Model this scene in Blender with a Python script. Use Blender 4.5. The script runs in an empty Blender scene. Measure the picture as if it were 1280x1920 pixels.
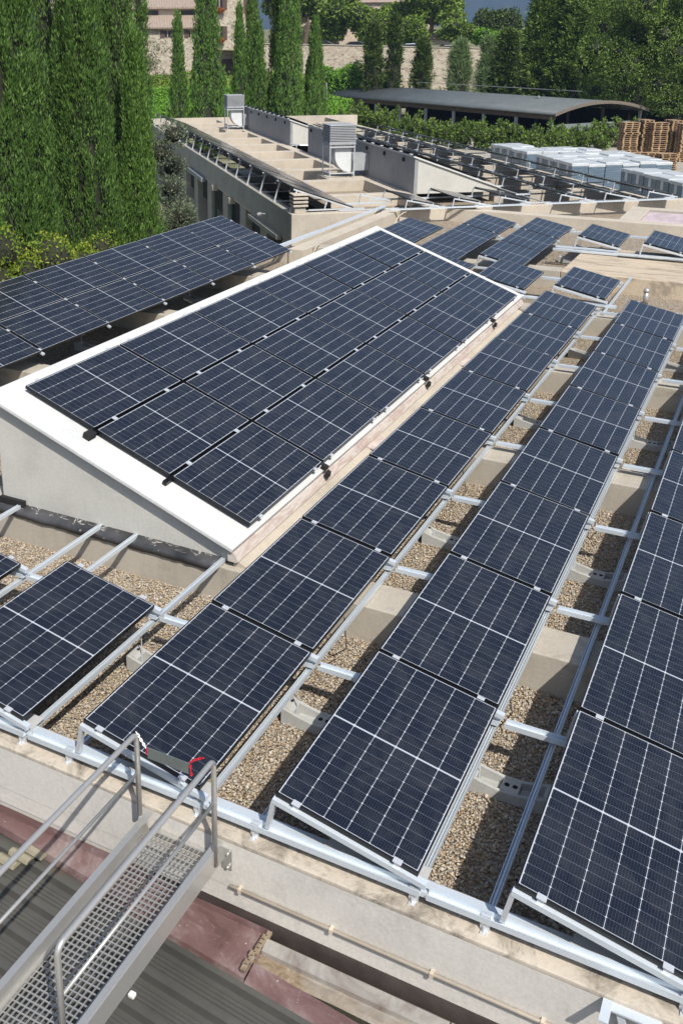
import bpy, math, random
import numpy as np
from mathutils import Matrix, Vector, Euler
R = math.radians
random.seed(7)
rng = np.random.default_rng(11)
sc = bpy.context.scene
col = sc.collection

# ------------------------------------------------------------------ camera
cd = bpy.data.cameras.new('camera')
cam = bpy.data.objects.new('camera', cd)
col.objects.link(cam)
cam.location = (3.7955, -4.6432, 4.7053)
cam.rotation_euler = (1.24725, 0.00501, 0.50422)
cd.sensor_fit = 'VERTICAL'
cd.sensor_height = 36
cd.lens = 1879.24 / 1920 * 36
cd.shift_x = 200.04 / 1920
cd.shift_y = -256.1 / 1920
cd.clip_start = 0.05
cd.clip_end = 9000
sc.camera = cam

# ------------------------------------------------------------------ light
SUNV = Vector((0.64, -0.58, 1.0)).normalized()          # towards the sun
elev = math.asin(SUNV.z)
azim = math.atan2(SUNV.x, SUNV.y)
w = bpy.data.worlds.new('World'); sc.world = w; w.use_nodes = True
nt = w.node_tree
bg = nt.nodes['Background']
sky = nt.nodes.new('ShaderNodeTexSky'); sky.sky_type = 'NISHITA'
sky.sun_disc = False; sky.sun_elevation = elev; sky.sun_rotation = azim
sky.air_density = 1.0; sky.dust_density = 2.6; sky.ozone_density = 1.0
nt.links.new(sky.outputs[0], bg.inputs[0])
bg.inputs[1].default_value = 0.075
sl = bpy.data.lights.new('sun', 'SUN')
sl.energy = 4.8; sl.angle = R(0.5); sl.color = (1.0, 0.955, 0.88)
so = bpy.data.objects.new('sun', sl); col.objects.link(so)
so.rotation_euler = (-SUNV).to_track_quat('-Z', 'Y').to_euler()
so.location = (30, -30, 50)
vs = sc.view_settings
vs.view_transform = 'Standard'; vs.look = 'None'; vs.exposure = 0.5; vs.gamma = 1.0

# ------------------------------------------------------------------ helpers
def tag(o, label=None, cat=None, group=None, kind=None):
    if label: o['label'] = label
    if cat: o['category'] = cat
    if group: o['group'] = group
    if kind: o['kind'] = kind
    return o

def empty(name, loc=(0, 0, 0), rot=(0, 0, 0), label=None, cat=None, group=None, parent=None):
    o = bpy.data.objects.new(name, None); col.objects.link(o)
    o.location = loc; o.rotation_euler = rot; o.empty_display_size = 0.1
    if parent: o.parent = parent
    return tag(o, label, cat, group)

KIDS = {}
def kids(o): return KIDS.get(o.name, [])
def setparent(o, p):
    o.parent = p; KIDS.setdefault(p.name, []).append(o)

def copy_tree(o, parent=None):
    c = o.copy(); col.objects.link(c)
    if parent: setparent(c, parent)
    for ch in kids(o): copy_tree(ch, c)
    return c

def put(o, loc, rot, label, group=None, cat=None):
    o.location = loc; o.rotation_euler = rot; o['label'] = label
    if group: o['group'] = group
    if cat: o['category'] = cat
    return o

def wloc(o):
    v = Vector((0, 0, 0))
    while o: v += Vector(o.location); o = o.parent
    return v

class M:
    """collects primitives into ONE mesh"""
    def __init__(s, T=None): s.v = []; s.f = []; s.T = T
    def add(s, vs, fs):
        n = len(s.v); s.v += [tuple(map(float, p)) for p in vs]; s.f += [tuple(i + n for i in f) for f in fs]
        return s
    def box(s, x0, x1, y0, y1, z0, z1):
        return s.add([(x0,y0,z0),(x1,y0,z0),(x1,y1,z0),(x0,y1,z0),(x0,y0,z1),(x1,y0,z1),(x1,y1,z1),(x0,y1,z1)],
                     [(0,3,2,1),(4,5,6,7),(0,1,5,4),(1,2,6,5),(2,3,7,6),(3,0,4,7)])
    def obox(s, c, ax, ay, az):
        c, ax, ay, az = map(Vector, (c, ax, ay, az))
        P = [c - ax - ay - az, c + ax - ay - az, c + ax + ay - az, c - ax + ay - az, c - ax - ay + az, c + ax - ay + az, c + ax + ay + az, c - ax + ay + az]
        return s.add(P, [(0,3,2,1),(4,5,6,7),(0,1,5,4),(1,2,6,5),(2,3,7,6),(3,0,4,7)])
    def bar(s, a, b, wd, ht, up=(0, 0, 1)):
        a, b, up = Vector(a), Vector(b), Vector(up); d = (b - a); L = d.length; d /= L
        sd = d.cross(up).normalized(); u2 = sd.cross(d)
        return s.obox((a + b) / 2, d * L / 2, sd * wd / 2, u2 * ht / 2)
    def chan(s, a, b, wd, ht, t=.006, up=(0, 0, 1)):
        """U profile open to `up`"""
        a, b, up = Vector(a), Vector(b), Vector(up); d = (b - a).normalized()
        sd = d.cross(up).normalized(); u2 = sd.cross(d)
        s.bar(a - u2 * (ht / 2 - t / 2), b - u2 * (ht / 2 - t / 2), wd, t, up)
        for q in (-1, 1): s.bar(a + sd * q * (wd / 2 - t / 2) + u2 * t / 2, b + sd * q * (wd / 2 - t / 2) + u2 * t / 2, t, ht - t, up)
        return s
    def tube(s, pts, r, n=8, cap=True):
        pts = [Vector(p) for p in pts]; k = len(pts); base = len(s.v); ref = None
        for i, p in enumerate(pts):
            d = (pts[min(i + 1, k - 1)] - pts[max(i - 1, 0)]).normalized()
            if ref is None: ref = d.orthogonal().normalized()
            ref = (ref - d * ref.dot(d)).normalized(); b = d.cross(ref)
            rr = r[i] if isinstance(r, (list, tuple)) else r
            for j in range(n):
                a = 2 * math.pi * j / n; q = p + (ref * math.cos(a) + b * math.sin(a)) * rr; s.v.append(tuple(q))
        for i in range(k - 1):
            for j in range(n):
                a = base + i * n + j; b2 = base + i * n + (j + 1) % n
                s.f.append((a, b2, b2 + n, a + n))
        if cap:
            s.f.append(tuple(base + j for j in range(n))[::-1]); s.f.append(tuple(base + (k - 1) * n + j for j in range(n)))
        return s
    def prism(s, poly, a, ax):
        """poly: list of 3d points, extruded by vector ax"""
        n = len(poly); P = [Vector(p) for p in poly]; A = Vector(ax)
        return s.add([*P, *[p + A for p in P]], [tuple(range(n))[::-1], tuple(range(n, 2 * n))] + [(i, (i + 1) % n, (i + 1) % n + n, i + n) for i in range(n)])
    def build(s, name, m, parent=None, smooth=False, local=False, bevel=0, kind=None):
        me = bpy.data.meshes.new(name)
        V = s.v
        if s.T: V = [s.T(*p) for p in V]
        if parent is not None and not local:
            o = wloc(parent); V = [(p[0] - o.x, p[1] - o.y, p[2] - o.z) for p in V]
        me.from_pydata(V, [], s.f)
        import bmesh
        bm = bmesh.new(); bm.from_mesh(me); bmesh.ops.recalc_face_normals(bm, faces=bm.faces); bm.to_mesh(me); bm.free()
        me.materials.append(m)
        if smooth: me.polygons.foreach_set('use_smooth', [True] * len(me.polygons))
        ob = bpy.data.objects.new(name, me); col.objects.link(ob)
        if parent: setparent(ob, parent)
        if bevel:
            b = ob.modifiers.new('bevel', 'BEVEL'); b.width = bevel; b.segments = 2; b.limit_method = 'ANGLE'
        if kind: ob['kind'] = kind
        return ob

def npmesh(name, V, F, m, parent=None, smooth=False, local=False):
    """V (n,3), F (k,3|4) numpy"""
    me = bpy.data.meshes.new(name); V = np.asarray(V, dtype=np.float32); F = np.asarray(F, dtype=np.int32)
    if parent is not None and not local: V = V - np.array(wloc(parent), dtype=np.float32)
    k = F.shape[1]
    me.vertices.add(len(V)); me.vertices.foreach_set('co', V.ravel())
    me.loops.add(F.size); me.loops.foreach_set('vertex_index', F.ravel())
    me.polygons.add(len(F)); me.polygons.foreach_set('loop_start', np.arange(0, F.size, k, dtype=np.int32))
    me.polygons.foreach_set('loop_total', np.full(len(F), k, dtype=np.int32))
    if smooth: me.polygons.foreach_set('use_smooth', np.ones(len(F), dtype=bool))
    me.update(calc_edges=True); me.materials.append(m)
    ob = bpy.data.objects.new(name, me); col.objects.link(ob)
    if parent: setparent(ob, parent)
    return ob

ORD = 'first second third fourth fifth sixth seventh eighth ninth tenth eleventh twelfth thirteenth fourteenth fifteenth sixteenth seventeenth eighteenth nineteenth twentieth'.split()
def nth(i): return ORD[i] if i < 20 else (['twenty', 'thirty', 'forty'][(i + 1) // 10 - 2] + '-' + ORD[(i + 1) % 10 - 1] if (i + 1) % 10 else ['', '', 'twentieth', 'thirtieth'][(i + 1) // 10])

# ------------------------------------------------------------------ materials
class N:
    def __init__(s, name):
        s.m = bpy.data.materials.new(name); s.m.use_nodes = True; s.t = s.m.node_tree
        s.b = s.t.nodes['Principled BSDF']; s.out = s.t.nodes['Material Output']
    def n(s, ty, **kw):
        o = s.t.nodes.new(ty)
        for k, v in kw.items(): setattr(o, k, v)
        return o
    def l(s, a, b): s.t.links.new(a, b)
    def val(s, sock, v):
        if hasattr(v, 'links'): s.l(v, sock)
        else: sock.default_value = v
    def math(s, op, a, b=None, c=None, clamp=False):
        o = s.n('ShaderNodeMath', operation=op, use_clamp=clamp); s.val(o.inputs[0], a)
        if b is not None: s.val(o.inputs[1], b)
        if c is not None: s.val(o.inputs[2], c)
        return o.outputs[0]
    def mix(s, f, a, b, bt='MIX'):
        o = s.n('ShaderNodeMix', data_type='RGBA', blend_type=bt); s.val(o.inputs[0], f)
        s.val(o.inputs[6], (*a, 1) if isinstance(a, tuple) and len(a) == 3 else a); s.val(o.inputs[7], (*b, 1) if isinstance(b, tuple) and len(b) == 3 else b)
        return o.outputs[2]
    def pos(s, scale=(1, 1, 1), obj=False, rot=(0, 0, 0)):
        if obj: src = s.n('ShaderNodeTexCoord').outputs['Object']
        else: src = s.n('ShaderNodeNewGeometry').outputs['Position']
        mp = s.n('ShaderNodeMapping'); s.l(src, mp.inputs[0]); mp.inputs['Scale'].default_value = scale; mp.inputs['Rotation'].default_value = rot
        return mp.outputs[0]
    def noise(s, vec, scale, det=4, rough=.6, dist=0):
        o = s.n('ShaderNodeTexNoise'); s.l(vec, o.inputs['Vector']); o.inputs['Scale'].default_value = scale; o.inputs['Detail'].default_value = det
        o.inputs['Roughness'].default_value = rough; o.inputs['Distortion'].default_value = dist; return o.outputs['Fac']
    def ramp(s, f, stops):
        o = s.n('ShaderNodeValToRGB'); s.l(f, o.inputs[0]); e = o.color_ramp.elements
        while len(e) < len(stops): e.new(.5)
        for q, (p, c) in zip(e, stops): q.position = p; q.color = (*c, 1) if len(c) == 3 else c
        return o.outputs[0]
    def remap(s, f, a, b, c=0, d=1):
        o = s.n('ShaderNodeMapRange'); s.val(o.inputs[0], f)
        for i, v in enumerate((a, b, c, d)): o.inputs[i + 1].default_value = v
        return o.outputs[0]
    def bump(s, h, strength=.3, dist=.01):
        o = s.n('ShaderNodeBump'); s.l(h, o.inputs['Height']); o.inputs['Strength'].default_value = strength; o.inputs['Distance'].default_value = dist
        s.l(o.outputs[0], s.b.inputs['Normal']); return o
    def fin(s, color=None, rough=.8, metal=0.0, spec=None):
        if color is not None: s.val(s.b.inputs['Base Color'], (*color, 1) if isinstance(color, tuple) and len(color) == 3 else color)
        s.val(s.b.inputs['Roughness'], rough); s.val(s.b.inputs['Metallic'], metal)
        if spec is not None: s.b.inputs['Specular IOR Level'].default_value = spec
        return s.m

def plain(name, c, rough=.6, metal=0., var=.15, scale=6, spec=None):
    n = N(name); f = n.noise(n.pos(), scale, 5)
    c2 = tuple(x * (1 - var) for x in c); c3 = tuple(min(1, x * (1 + var)) for x in c)
    return n.fin(n.ramp(f, [(.3, c2), (.7, c3)]), rough, metal, spec)

def concrete(name, c, dark=.45, boards=0, grime=.5, streak=True, scale=1., g0=.53):
    n = N(name); p = n.pos()
    big = n.noise(p, 1.1 * scale, 6, .65); fine = n.noise(p, 38, 4, .7)
    col_ = n.ramp(big, [(.25, tuple(x * .78 for x in c)), (.5, c), (.78, tuple(min(1, x * 1.14) for x in c))])
    col_ = n.mix(.22, col_, n.ramp(fine, [(.3, tuple(x * .55 for x in c)), (.7, tuple(min(1, x * 1.3) for x in c))]))
    d = n.noise(p, 2.6 * scale, 8, .75, .6)
    dm = n.remap(d, g0, g0 + .17, 0, grime)
    col_ = n.mix(dm, col_, tuple(x * dark for x in (c[0], c[1] * .98, c[2] * .93)))
    if streak:
        st = n.noise(n.pos((7, 7, .55)), 2.2, 5, .6)
        col_ = n.mix(n.remap(st, .52, .75, 0, .35 * grime), col_, tuple(x * .6 for x in c))
    sp = n.noise(p, 90, 2, .5)
    col_ = n.mix(n.remap(sp, .66, .74, 0, .45), col_, tuple(x * .45 for x in c))
    h = n.math('ADD', n.math('MULTIPLY', fine, .5), n.math('MULTIPLY', d, .8))
    if boards:
        wv = n.n('ShaderNodeTexWave', wave_type='BANDS', bands_direction='Z', wave_profile='SAW'); n.l(p, wv.inputs[0]); wv.inputs['Scale'].default_value = boards
        wv.inputs['Distortion'].default_value = .25
        h = n.math('ADD', h, n.math('MULTIPLY', wv.outputs['Fac'], .35))
    n.bump(h, .45, .006)
    return n.fin(col_, .88)

def galv(name, c=(.70, .76, .81), rough=.45, metal=.35):
    n = N(name); p = n.pos()
    v = n.n('ShaderNodeTexVoronoi'); n.l(p, v.inputs['Vector']); v.inputs['Scale'].default_value = 55
    s = n.noise(p, 3.0, 5, .65)
    c1 = n.mix(n.math('MULTIPLY', v.outputs['Distance'], .35), c, tuple(x * .8 for x in c))
    c1 = n.mix(n.remap(s, .45, .75, 0, .35), c1, tuple(x * .72 for x in c))
    return n.fin(c1, n.remap(s, .3, .8, rough - .08, rough + .14), metal)

def foliage(name, a, b, c=None, transl=.25):
    n = N(name); g = n.n('ShaderNodeNewGeometry'); r = g.outputs['Random Per Island']
    big = n.noise(n.pos(), .9, 3, .5)
    c0 = n.ramp(r, [(0., a), (.6, b), (1., c or b)])
    c0 = n.mix(n.remap(big, .4, .7, 0, .45), c0, tuple(x * .72 for x in b))
    n.fin(c0, .62, 0, .25)
    if transl:
        t = n.n('ShaderNodeBsdfTranslucent'); n.l(c0, t.inputs[0]); mx = n.n('ShaderNodeMixShader'); mx.inputs[0].default_value = transl
        n.l(n.b.outputs[0], mx.inputs[1]); n.l(t.outputs[0], mx.inputs[2]); n.l(mx.outputs[0], n.out.inputs[0])
    return n.m

# --- solar panel sizes
PW, PL, PG = 0.967, 1.755, 0.0381
def panel_glass():
    n = N('solar_cells'); tc = n.n('ShaderNodeTexCoord').outputs['Object']
    sx = n.n('ShaderNodeSeparateXYZ'); n.l(tc, sx.inputs[0]); x, y = sx.outputs[0], sx.outputs[1]
    mg = .0145; cx = (PW - 2 * mg) / 6; half = (PL - 2 * mg - .016) / 2; cy = half / 10
    u = n.math('DIVIDE', n.math('SUBTRACT', x, mg), cx)
    fu = n.math('FRACT', u)
    du = n.math('MULTIPLY', n.math('MINIMUM', fu, n.math('SUBTRACT', 1., fu)), cx)
    yy = n.math('ABSOLUTE', n.math('SUBTRACT', y, PL / 2))            # symmetric halves
    v = n.math('DIVIDE', n.math('SUBTRACT', yy, .008), cy); fv = n.math('FRACT', v)
    dv = n.math('MULTIPLY', n.math('MINIMUM', fv, n.math('SUBTRACT', 1., fv)), cy)
    colgap = n.math('LESS_THAN', du, .0016)
    rowgap = n.math('LESS_THAN', dv, .0011)
    dia = n.math('LESS_THAN', n.math('ADD', du, dv), .0080)
    mid = n.math('LESS_THAN', yy, .0062)
    bx = n.math('LESS_THAN', n.math('MINIMUM', n.math('SUBTRACT', x, mg), n.math('SUBTRACT', PW - mg, x)), 0)
    by = n.math('GREATER_THAN', yy, PL / 2 - mg)
    edge = n.math('MAXIMUM', bx, by)
    white = n.math('MAXIMUM', n.math('MAXIMUM', colgap, dia), n.math('MAXIMUM', mid, edge))
    # bus bars: nine fine silver wires in each cell
    bb = n.math('FRACT', n.math('MULTIPLY', fu, 9)); wire = n.math('LESS_THAN', n.math('ABSOLUTE', n.math('SUBTRACT', bb, .5)), .035)
    rnd = n.n('ShaderNodeObjectInfo').outputs['Random']
    cellid = n.n('ShaderNodeCombineXYZ'); n.l(n.math('FLOOR', u), cellid.inputs[0]); n.l(n.math('FLOOR', n.math('DIVIDE', n.math('SUBTRACT', y, mg), cy)), cellid.inputs[1]); n.l(rnd, cellid.inputs[2])
    wn = n.n('ShaderNodeTexWhiteNoise'); n.l(cellid.outputs[0], wn.inputs[0])
    base = n.mix(rnd, (.0066, .0086, .0165), (.0060, .0080, .0148))
    base = n.mix(n.math('MULTIPLY', wn.outputs['Value'], .35), base, (.0105, .0125, .0195))
    c = n.mix(n.math('MULTIPLY', wire, .30), base, (.16, .18, .21))
    c = n.mix(n.math('MULTIPLY', rowgap, .55), c, (.24, .27, .32))
    c = n.mix(white, c, (.46, .49, .53))
    # dust, drying marks
    dn = n.noise(n.pos(), 3.2, 6, .7, 1.2)
    c = n.mix(n.remap(dn, .42, .85, 0.0, .10), c, (.30, .29, .27))
    gl = n.remap(n.noise(n.pos(), 1.4, 3), .3, .7, .12, .22)
    n.fin(c, gl, 0, .5)
    n.b.inputs['IOR'].default_value = 1.58
    return n.m
MAT = {}
MAT['glass'] = panel_glass()
MAT['frame'] = plain('black_frame', (.018, .019, .022), .38, .6, .2, 9)
MAT['galv'] = galv('galvanised_steel')
MAT['alu'] = galv('aluminium_clamp', (.68, .70, .72), .38, .4)
MAT['steel'] = galv('brushed_stainless', (.56, .55, .52), .33, .6)
MAT['conc'] = concrete('roof_concrete', (.43, .39, .325), boards=1.2, grime=.55)
MAT['concfront'] = concrete('front_wall_concrete', (.60, .57, .52), dark=.5, boards=.9, grime=.42)
MAT['conccap'] = concrete('stained_cap_concrete', (.50, .44, .36), dark=.30, grime=.85, scale=1.6, g0=.47)
MAT['conclight'] = concrete('pale_concrete', (.50, .445, .365), grime=.35)
MAT['concgrey'] = concrete('ballast_concrete', (.42, .42, .40), grime=.15, streak=False)
MAT['render'] = concrete('white_render', (.52, .51, .465), dark=.8, grime=.35)
MAT['white'] = concrete('white_roof_membrane', (.60, .605, .59), dark=.78, grime=.4, streak=False)
MAT['grey'] = plain('grey_sheet_cladding', (.27, .275, .28), .6, 0, .12, 2)
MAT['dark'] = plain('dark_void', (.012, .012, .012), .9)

def gravel_mat(name, islands):
    n = N(name)
    stops = [(0., (.12, .09, .065)), (.12, (.34, .24, .14)), (.28, (.45, .37, .25)), (.42, (.53, .46, .34)), (.55, (.27, .23, .19)), (.66, (.64, .59, .50)), (.80, (.22, .21, .20)), (.9, (.48, .31, .17)), (1., (.58, .54, .48))]
    if islands:
        r = n.n('ShaderNodeNewGeometry').outputs['Random Per Island']; c = n.ramp(r, stops)
        c = n.mix(.35, c, n.ramp(n.noise(n.pos(), 70, 3), [(.3, (.22, .17, .12)), (.7, (.62, .55, .45))]))
        return n.fin(c, .75)
    v = n.n('ShaderNodeTexVoronoi'); n.l(n.pos(), v.inputs['Vector']); v.inputs['Scale'].default_value = 42
    sp = n.n('ShaderNodeSeparateColor'); n.l(v.outputs['Color'], sp.inputs[0])
    c = n.ramp(sp.outputs[0], stops)
    c = n.mix(n.remap(v.outputs['Distance'], .3, .75, 0, .5), c, (.16, .12, .08))
    h = n.math('SUBTRACT', 1., v.outputs['Distance'])
    n.bump(h, 1., .03)
    return n.fin(c, .85)
MAT['gravel'] = gravel_mat('roof_gravel', False)
MAT['pebble'] = gravel_mat('pebbles', True)

# ================================================================== GROUND
def ground_z(x, y):
    d = np.hypot(x - 3.8, y + 4.64); phi = np.arctan2(x - 3.8, y + 4.64)
    t = np.clip((-.41 - phi) / .06, 0, 1); t = t * t * (3 - 2 * t)
    z = -4 + np.clip(d - 82, 0, 75) * .042 * t
    return z
n = N('ground_earth'); p = n.pos()
g1 = n.noise(p, .35, 6); g2 = n.noise(p, 6, 5, .7)
cc = n.ramp(g1, [(.35, (.05, .085, .02)), (.5, (.11, .12, .045)), (.62, (.33, .28, .20)), (.8, (.42, .38, .30))])
cc = n.mix(.35, cc, n.ramp(g2, [(.3, (.05, .06, .025)), (.7, (.32, .30, .2))]))
MAT['ground'] = n.fin(cc, .95)
xs = np.concatenate([np.linspace(-4000, -220, 14), np.linspace(-200, 160, 121), np.linspace(200, 4000, 14)])
ys = np.concatenate([np.linspace(-600, -60, 6), np.linspace(-40, 200, 81), np.linspace(260, 5000, 14)])
X, Y = np.meshgrid(xs, ys); Z = ground_z(X, Y)
V = np.stack([X, Y, Z], -1).reshape(-1, 3); nx = len(xs)
I, J = np.meshgrid(np.arange(nx - 1), np.arange(len(ys) - 1)); a = (J * nx + I).ravel()
tag(npmesh('ground', V, np.stack([a, a + 1, a + nx + 1, a + nx], -1), MAT['ground'], smooth=True), kind='structure')

# ================================================================== MAIN ROOF
XL, XR = -8.6, 9.0
main = empty('concrete_roof_building', (0, 0, -4), label='beige concrete flat-roofed building in the foreground carrying the rows of dark panels', cat='building')
# front parapet: cap and wall
M().box(XL, XR, -.10, .20, -.62, -.258).build('front_parapet', MAT['concfront'], main)
M().box(XL, XR, -.103, .20, -.257, -.222).build('parapet_cap', MAT['conccap'], main, bevel=.008)
m = M(); m.box(XL, XR, -.085, .20, -4, -.624)
m.build('front_wall', MAT['concfront'], main)
m = M(); m.box(XL, XR, -.096, .2, -.765, -.622); m.build('wall_band', MAT['concfront'], main)
MAT['gapshade'] = plain('gap_shade_brown', (.085, .068, .062), .5, .3, .4, 4)  # dark brown carries the shade of the gap under the wall band
M().box(.6, XR, -.099, -.086, -1.05, -.768).build('gap_shade_strip', MAT['gapshade'], main)
# side walls
for bx_ in ((XL, XL + .2, .204, 17.45, -4, -.25), (XR - .2, XR, .204, 30, -4, -.22), (XL + .204, -6.9, 17.5, 17.9, -4, -.235), (-6.9, -6.5, 17.45, 25.2, -4, -.215)):
    M().box(*bx_).build('side_wall', MAT['conclight'], main, bevel=.01)
# roof slab (gravel bed)
m = M(); m.box(XL + .204, XR - .204, .204, 17.44, -.9, -.59); m.prism([(-6.49, 17.441, -.592), (8.79, 17.441, -.592), (8.79, 31.4, -.592), (1.9, 31.35, -.592), (-6.49, 24.25, -.592)], 0, (0, 0, -.3))
m.build('gravel_bed', MAT['gravel'], main)
# cross beams
beams = [(2.95, 3.40), (6.82, 7.28), (10.72, 11.12), (14.32, 14.8)]
for k, (a, b) in enumerate(beams):
    m = M(); m.box(XL + .21, XR - .21, a, b, -.70, -.222 + .003 * (k % 2))
    m.build('roof_beam', MAT['conc'], main, bevel=.012)
m = M(); m.box(-6.48, -.47, 18.0, 18.4, -.7, -.222); m.build('roof_beam', MAT['conc'], main, bevel=.012)
# raised slab at far right, rough top
n = N('weathered_slab'); p = n.pos()
s1 = n.noise(n.pos((.55, 3.2, 1)), 1.5, 7, .75, .6); s2 = n.noise(p, 30, 4)
cc = n.ramp(s1, [(.3, (.56, .47, .35)), (.52, (.50, .41, .30)), (.58, (.30, .25, .19)), (.7, (.17, .145, .115))])
n.bump(n.math('ADD', s1, s2), .4, .01)
MAT['slabtop'] = n.fin(n.mix(.2, cc, n.ramp(s2, [(.3, (.3, .25, .18)), (.7, (.62, .54, .42))])), .9)
m = M(); m.box(-.46, XR - .21, 18.02, 21.1, -.72, -.216); m.build('raised_slab', MAT['slabtop'], main, bevel=.02)
m = M(); m.box(-6.48, XR - .21, 25.25, 25.65, -.75, -.22); m.build('far_parapet', MAT['conclight'], main, bevel=.012)
# ledge conduit on the front wall
lc = M(); lc.tube([(1.24, -.122, -.585), (XR, -.122, -.585)], .013, 8)
MAT['conduit'] = plain('cream_conduit', (.52, .45, .36), .5)
cdt = lc.build('wall_conduit', MAT['conduit'], main, smooth=True)
for x in (1.3, 1.95, 2.6, 3.25): M().box(x, x + .022, -.14, -.09, -.602, -.568).build('conduit_clip', MAT['conduit'], cdt)

# pebbles over the visible near gravel
phi_ = (1 + 5 ** .5) / 2
IV = np.array([(-1, phi_, 0), (1, phi_, 0), (-1, -phi_, 0), (1, -phi_, 0), (0, -1, phi_), (0, 1, phi_), (0, -1, -phi_), (0, 1, -phi_), (phi_, 0, -1), (phi_, 0, 1), (-phi_, 0, -1), (-phi_, 0, 1)]) / 1.902
IF = np.array([(0,11,5),(0,5,1),(0,1,7),(0,7,10),(0,10,11),(1,5,9),(5,11,4),(11,10,2),(10,7,6),(7,1,8),(3,9,4),(3,4,2),(3,2,6),(3,6,8),(3,8,9),(4,9,5),(2,4,11),(6,2,10),(8,6,7),(9,8,1)])
PX_, PY_ = [], []
for (x0, x1, y0, y1, dens) in ((-3.9, .35, .21, 2.94, 2900), (.35, 3.3, .21, 2.94, 2900), (.6, 1.6, 3.41, 6.81, 2000), (2.1, 3.2, 3.41, 6.81, 2000), (.6, 1.6, 7.29, 10.7, 1500), (2.1, 3.2, 7.29, 10.7, 1500)):
    k = int((x1 - x0) * (y1 - y0) * dens); PX_.append(rng.uniform(x0, x1, k)); PY_.append(rng.uniform(y0, y1, k))
PX_ = np.concatenate(PX_); PY_ = np.concatenate(PY_); NP = len(PX_)
sz = rng.lognormal(math.log(.0078), .32, NP).clip(.005, .022)
sc3 = np.stack([sz * rng.uniform(.9, 1.45, NP), sz * rng.uniform(.7, 1.1, NP), sz * rng.uniform(.45, .8, NP)], -1)
def rotm(n):
    q = rng.normal(size=(n, 4)); q[:, 1:3] *= .35; q /= np.linalg.norm(q, axis=1, keepdims=True); w_, x, y, z = q.T
    return np.stack([np.stack([1 - 2 * (y * y + z * z), 2 * (x * y - z * w_), 2 * (x * z + y * w_)], -1), np.stack([2 * (x * y + z * w_), 1 - 2 * (x * x + z * z), 2 * (y * z - x * w_)], -1), np.stack([2 * (x * z - y * w_), 2 * (y * z + x * w_), 1 - 2 * (x * x + y * y)], -1)], 1)
PV = (IV[None] * (1 + rng.uniform(-.12, .12, (NP, 12, 1)))) * sc3[:, None, :]
PV = np.einsum('nij,nkj->nki', rotm(NP), PV)
PV += np.stack([PX_, PY_, -.588 + sz * .35 + rng.uniform(0, .012, NP)], -1)[:, None, :]
pf = (IF[None] + (np.arange(NP) * 12)[:, None, None]).reshape(-1, 3)
tag(npmesh('loose_pebbles', PV.reshape(-1, 3), pf, MAT['pebble'], main, smooth=True), kind='stuff')

# ================================================================== SOLAR PANEL
def make_panel():
    root = empty('solar_panel', label='solar panel', cat='solar panel')
    f = M(); t = .035; b = .009
    f.box(0, b, 0, PL, 0, t); f.box(PW - b, PW, 0, PL, 0, t); f.box(b, PW - b, 0, b, 0, t); f.box(b, PW - b, PL - b, PL, 0, t)
    f.build('frame', MAT['frame'], root, local=True)
    g = M(); g.box(b, PW - b, b, PL - b, t - .008, t - .0015); g.build('glass', MAT['glass'], root, local=True)
    return root
proto = make_panel(); proto_used = [False]
def panel(loc, rot, label, group, sy=1.):
    if not proto_used[0]: o = proto; proto_used[0] = True
    else: o = copy_tree(proto)
    rot = (rot[0] + rng.normal(0, .0022), rot[1] + rng.normal(0, .0035), rot[2])
    put(o, loc, rot, label, group, 'solar panel')
    if sy != 1: o.scale = (1, sy, 1)
    return o
TILT = .20079; P = 1.50935; STEP = PL + PG
def top_off(tilt, x, y, z):           # panel top surface point -> bottom corner of the frame
    return (x - .035 * math.sin(tilt), y, z - .035 * math.cos(tilt))
HZ = PW * math.sin(TILT)
rows = {0: ('the leftmost row', 0, 0), 1: ('the row left of the gangway', 0, 0), 2: ('the row beside the skylight', 0, 7),
        3: ('the middle long row', 0, 7), 4: ('the rightmost long row', 0, 7)}
GP = {0: 'panels in the leftmost rows', 1: 'panels in the leftmost rows', 2: 'panels in the row beside the skylight housing', 3: 'panels in the middle long row', 4: 'panels in the rightmost long row'}
for r, (desc, a, b) in rows.items():
    for k in range(a, b + 1):
        lab = {0: 'dark solar panel corner at the left edge, one row left of the single tilted panel', 1: 'single tilted dark solar panel on gravel left of the gangway handrail'}.get(r) or 'dark solar panel, %s from the parapet in %s' % (nth(k), desc)
        panel(top_off(TILT, (r - 2) * P, k * STEP, HZ), (0, TILT, 0), lab, GP[r])
# panels past the eighth
def single(x_low, y_near, lab, grp='panels scattered at the far end of the roof'):
    x0 = x_low - PW * math.cos(TILT)
    panel(top_off(TILT, x0, y_near, HZ), (0, TILT, 0), lab, grp)
for i, y in enumerate((17.1, 18.88, 20.69)):
    single(-2.56, y, 'blue-grey panel, %s from near of the three behind the skylight corner' % nth(i))
    single(-1.10, y, 'blue-grey panel, %s from near in the strip left of the rough slab' % nth(i))
for i, y in enumerate((17.35, 19.13)):
    single(-4.08, y, 'small panel peeping over the far skylight corner, %s from near' % nth(i))
single(-.56, 15.02, 'lone blue panel between the skylight corner and the roof beam')
single(-2.05, 15.02, 'panel mostly hidden behind the low corner of the skylight housing')
single(.99, 14.92, 'lone dark panel on a raised frame just before the rough concrete slab')
single(.38, 20.35, 'dark panel standing left of the last one behind the rough slab')
single(1.90, 20.10, 'dark panel at the right picture edge behind the rough slab')

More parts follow.
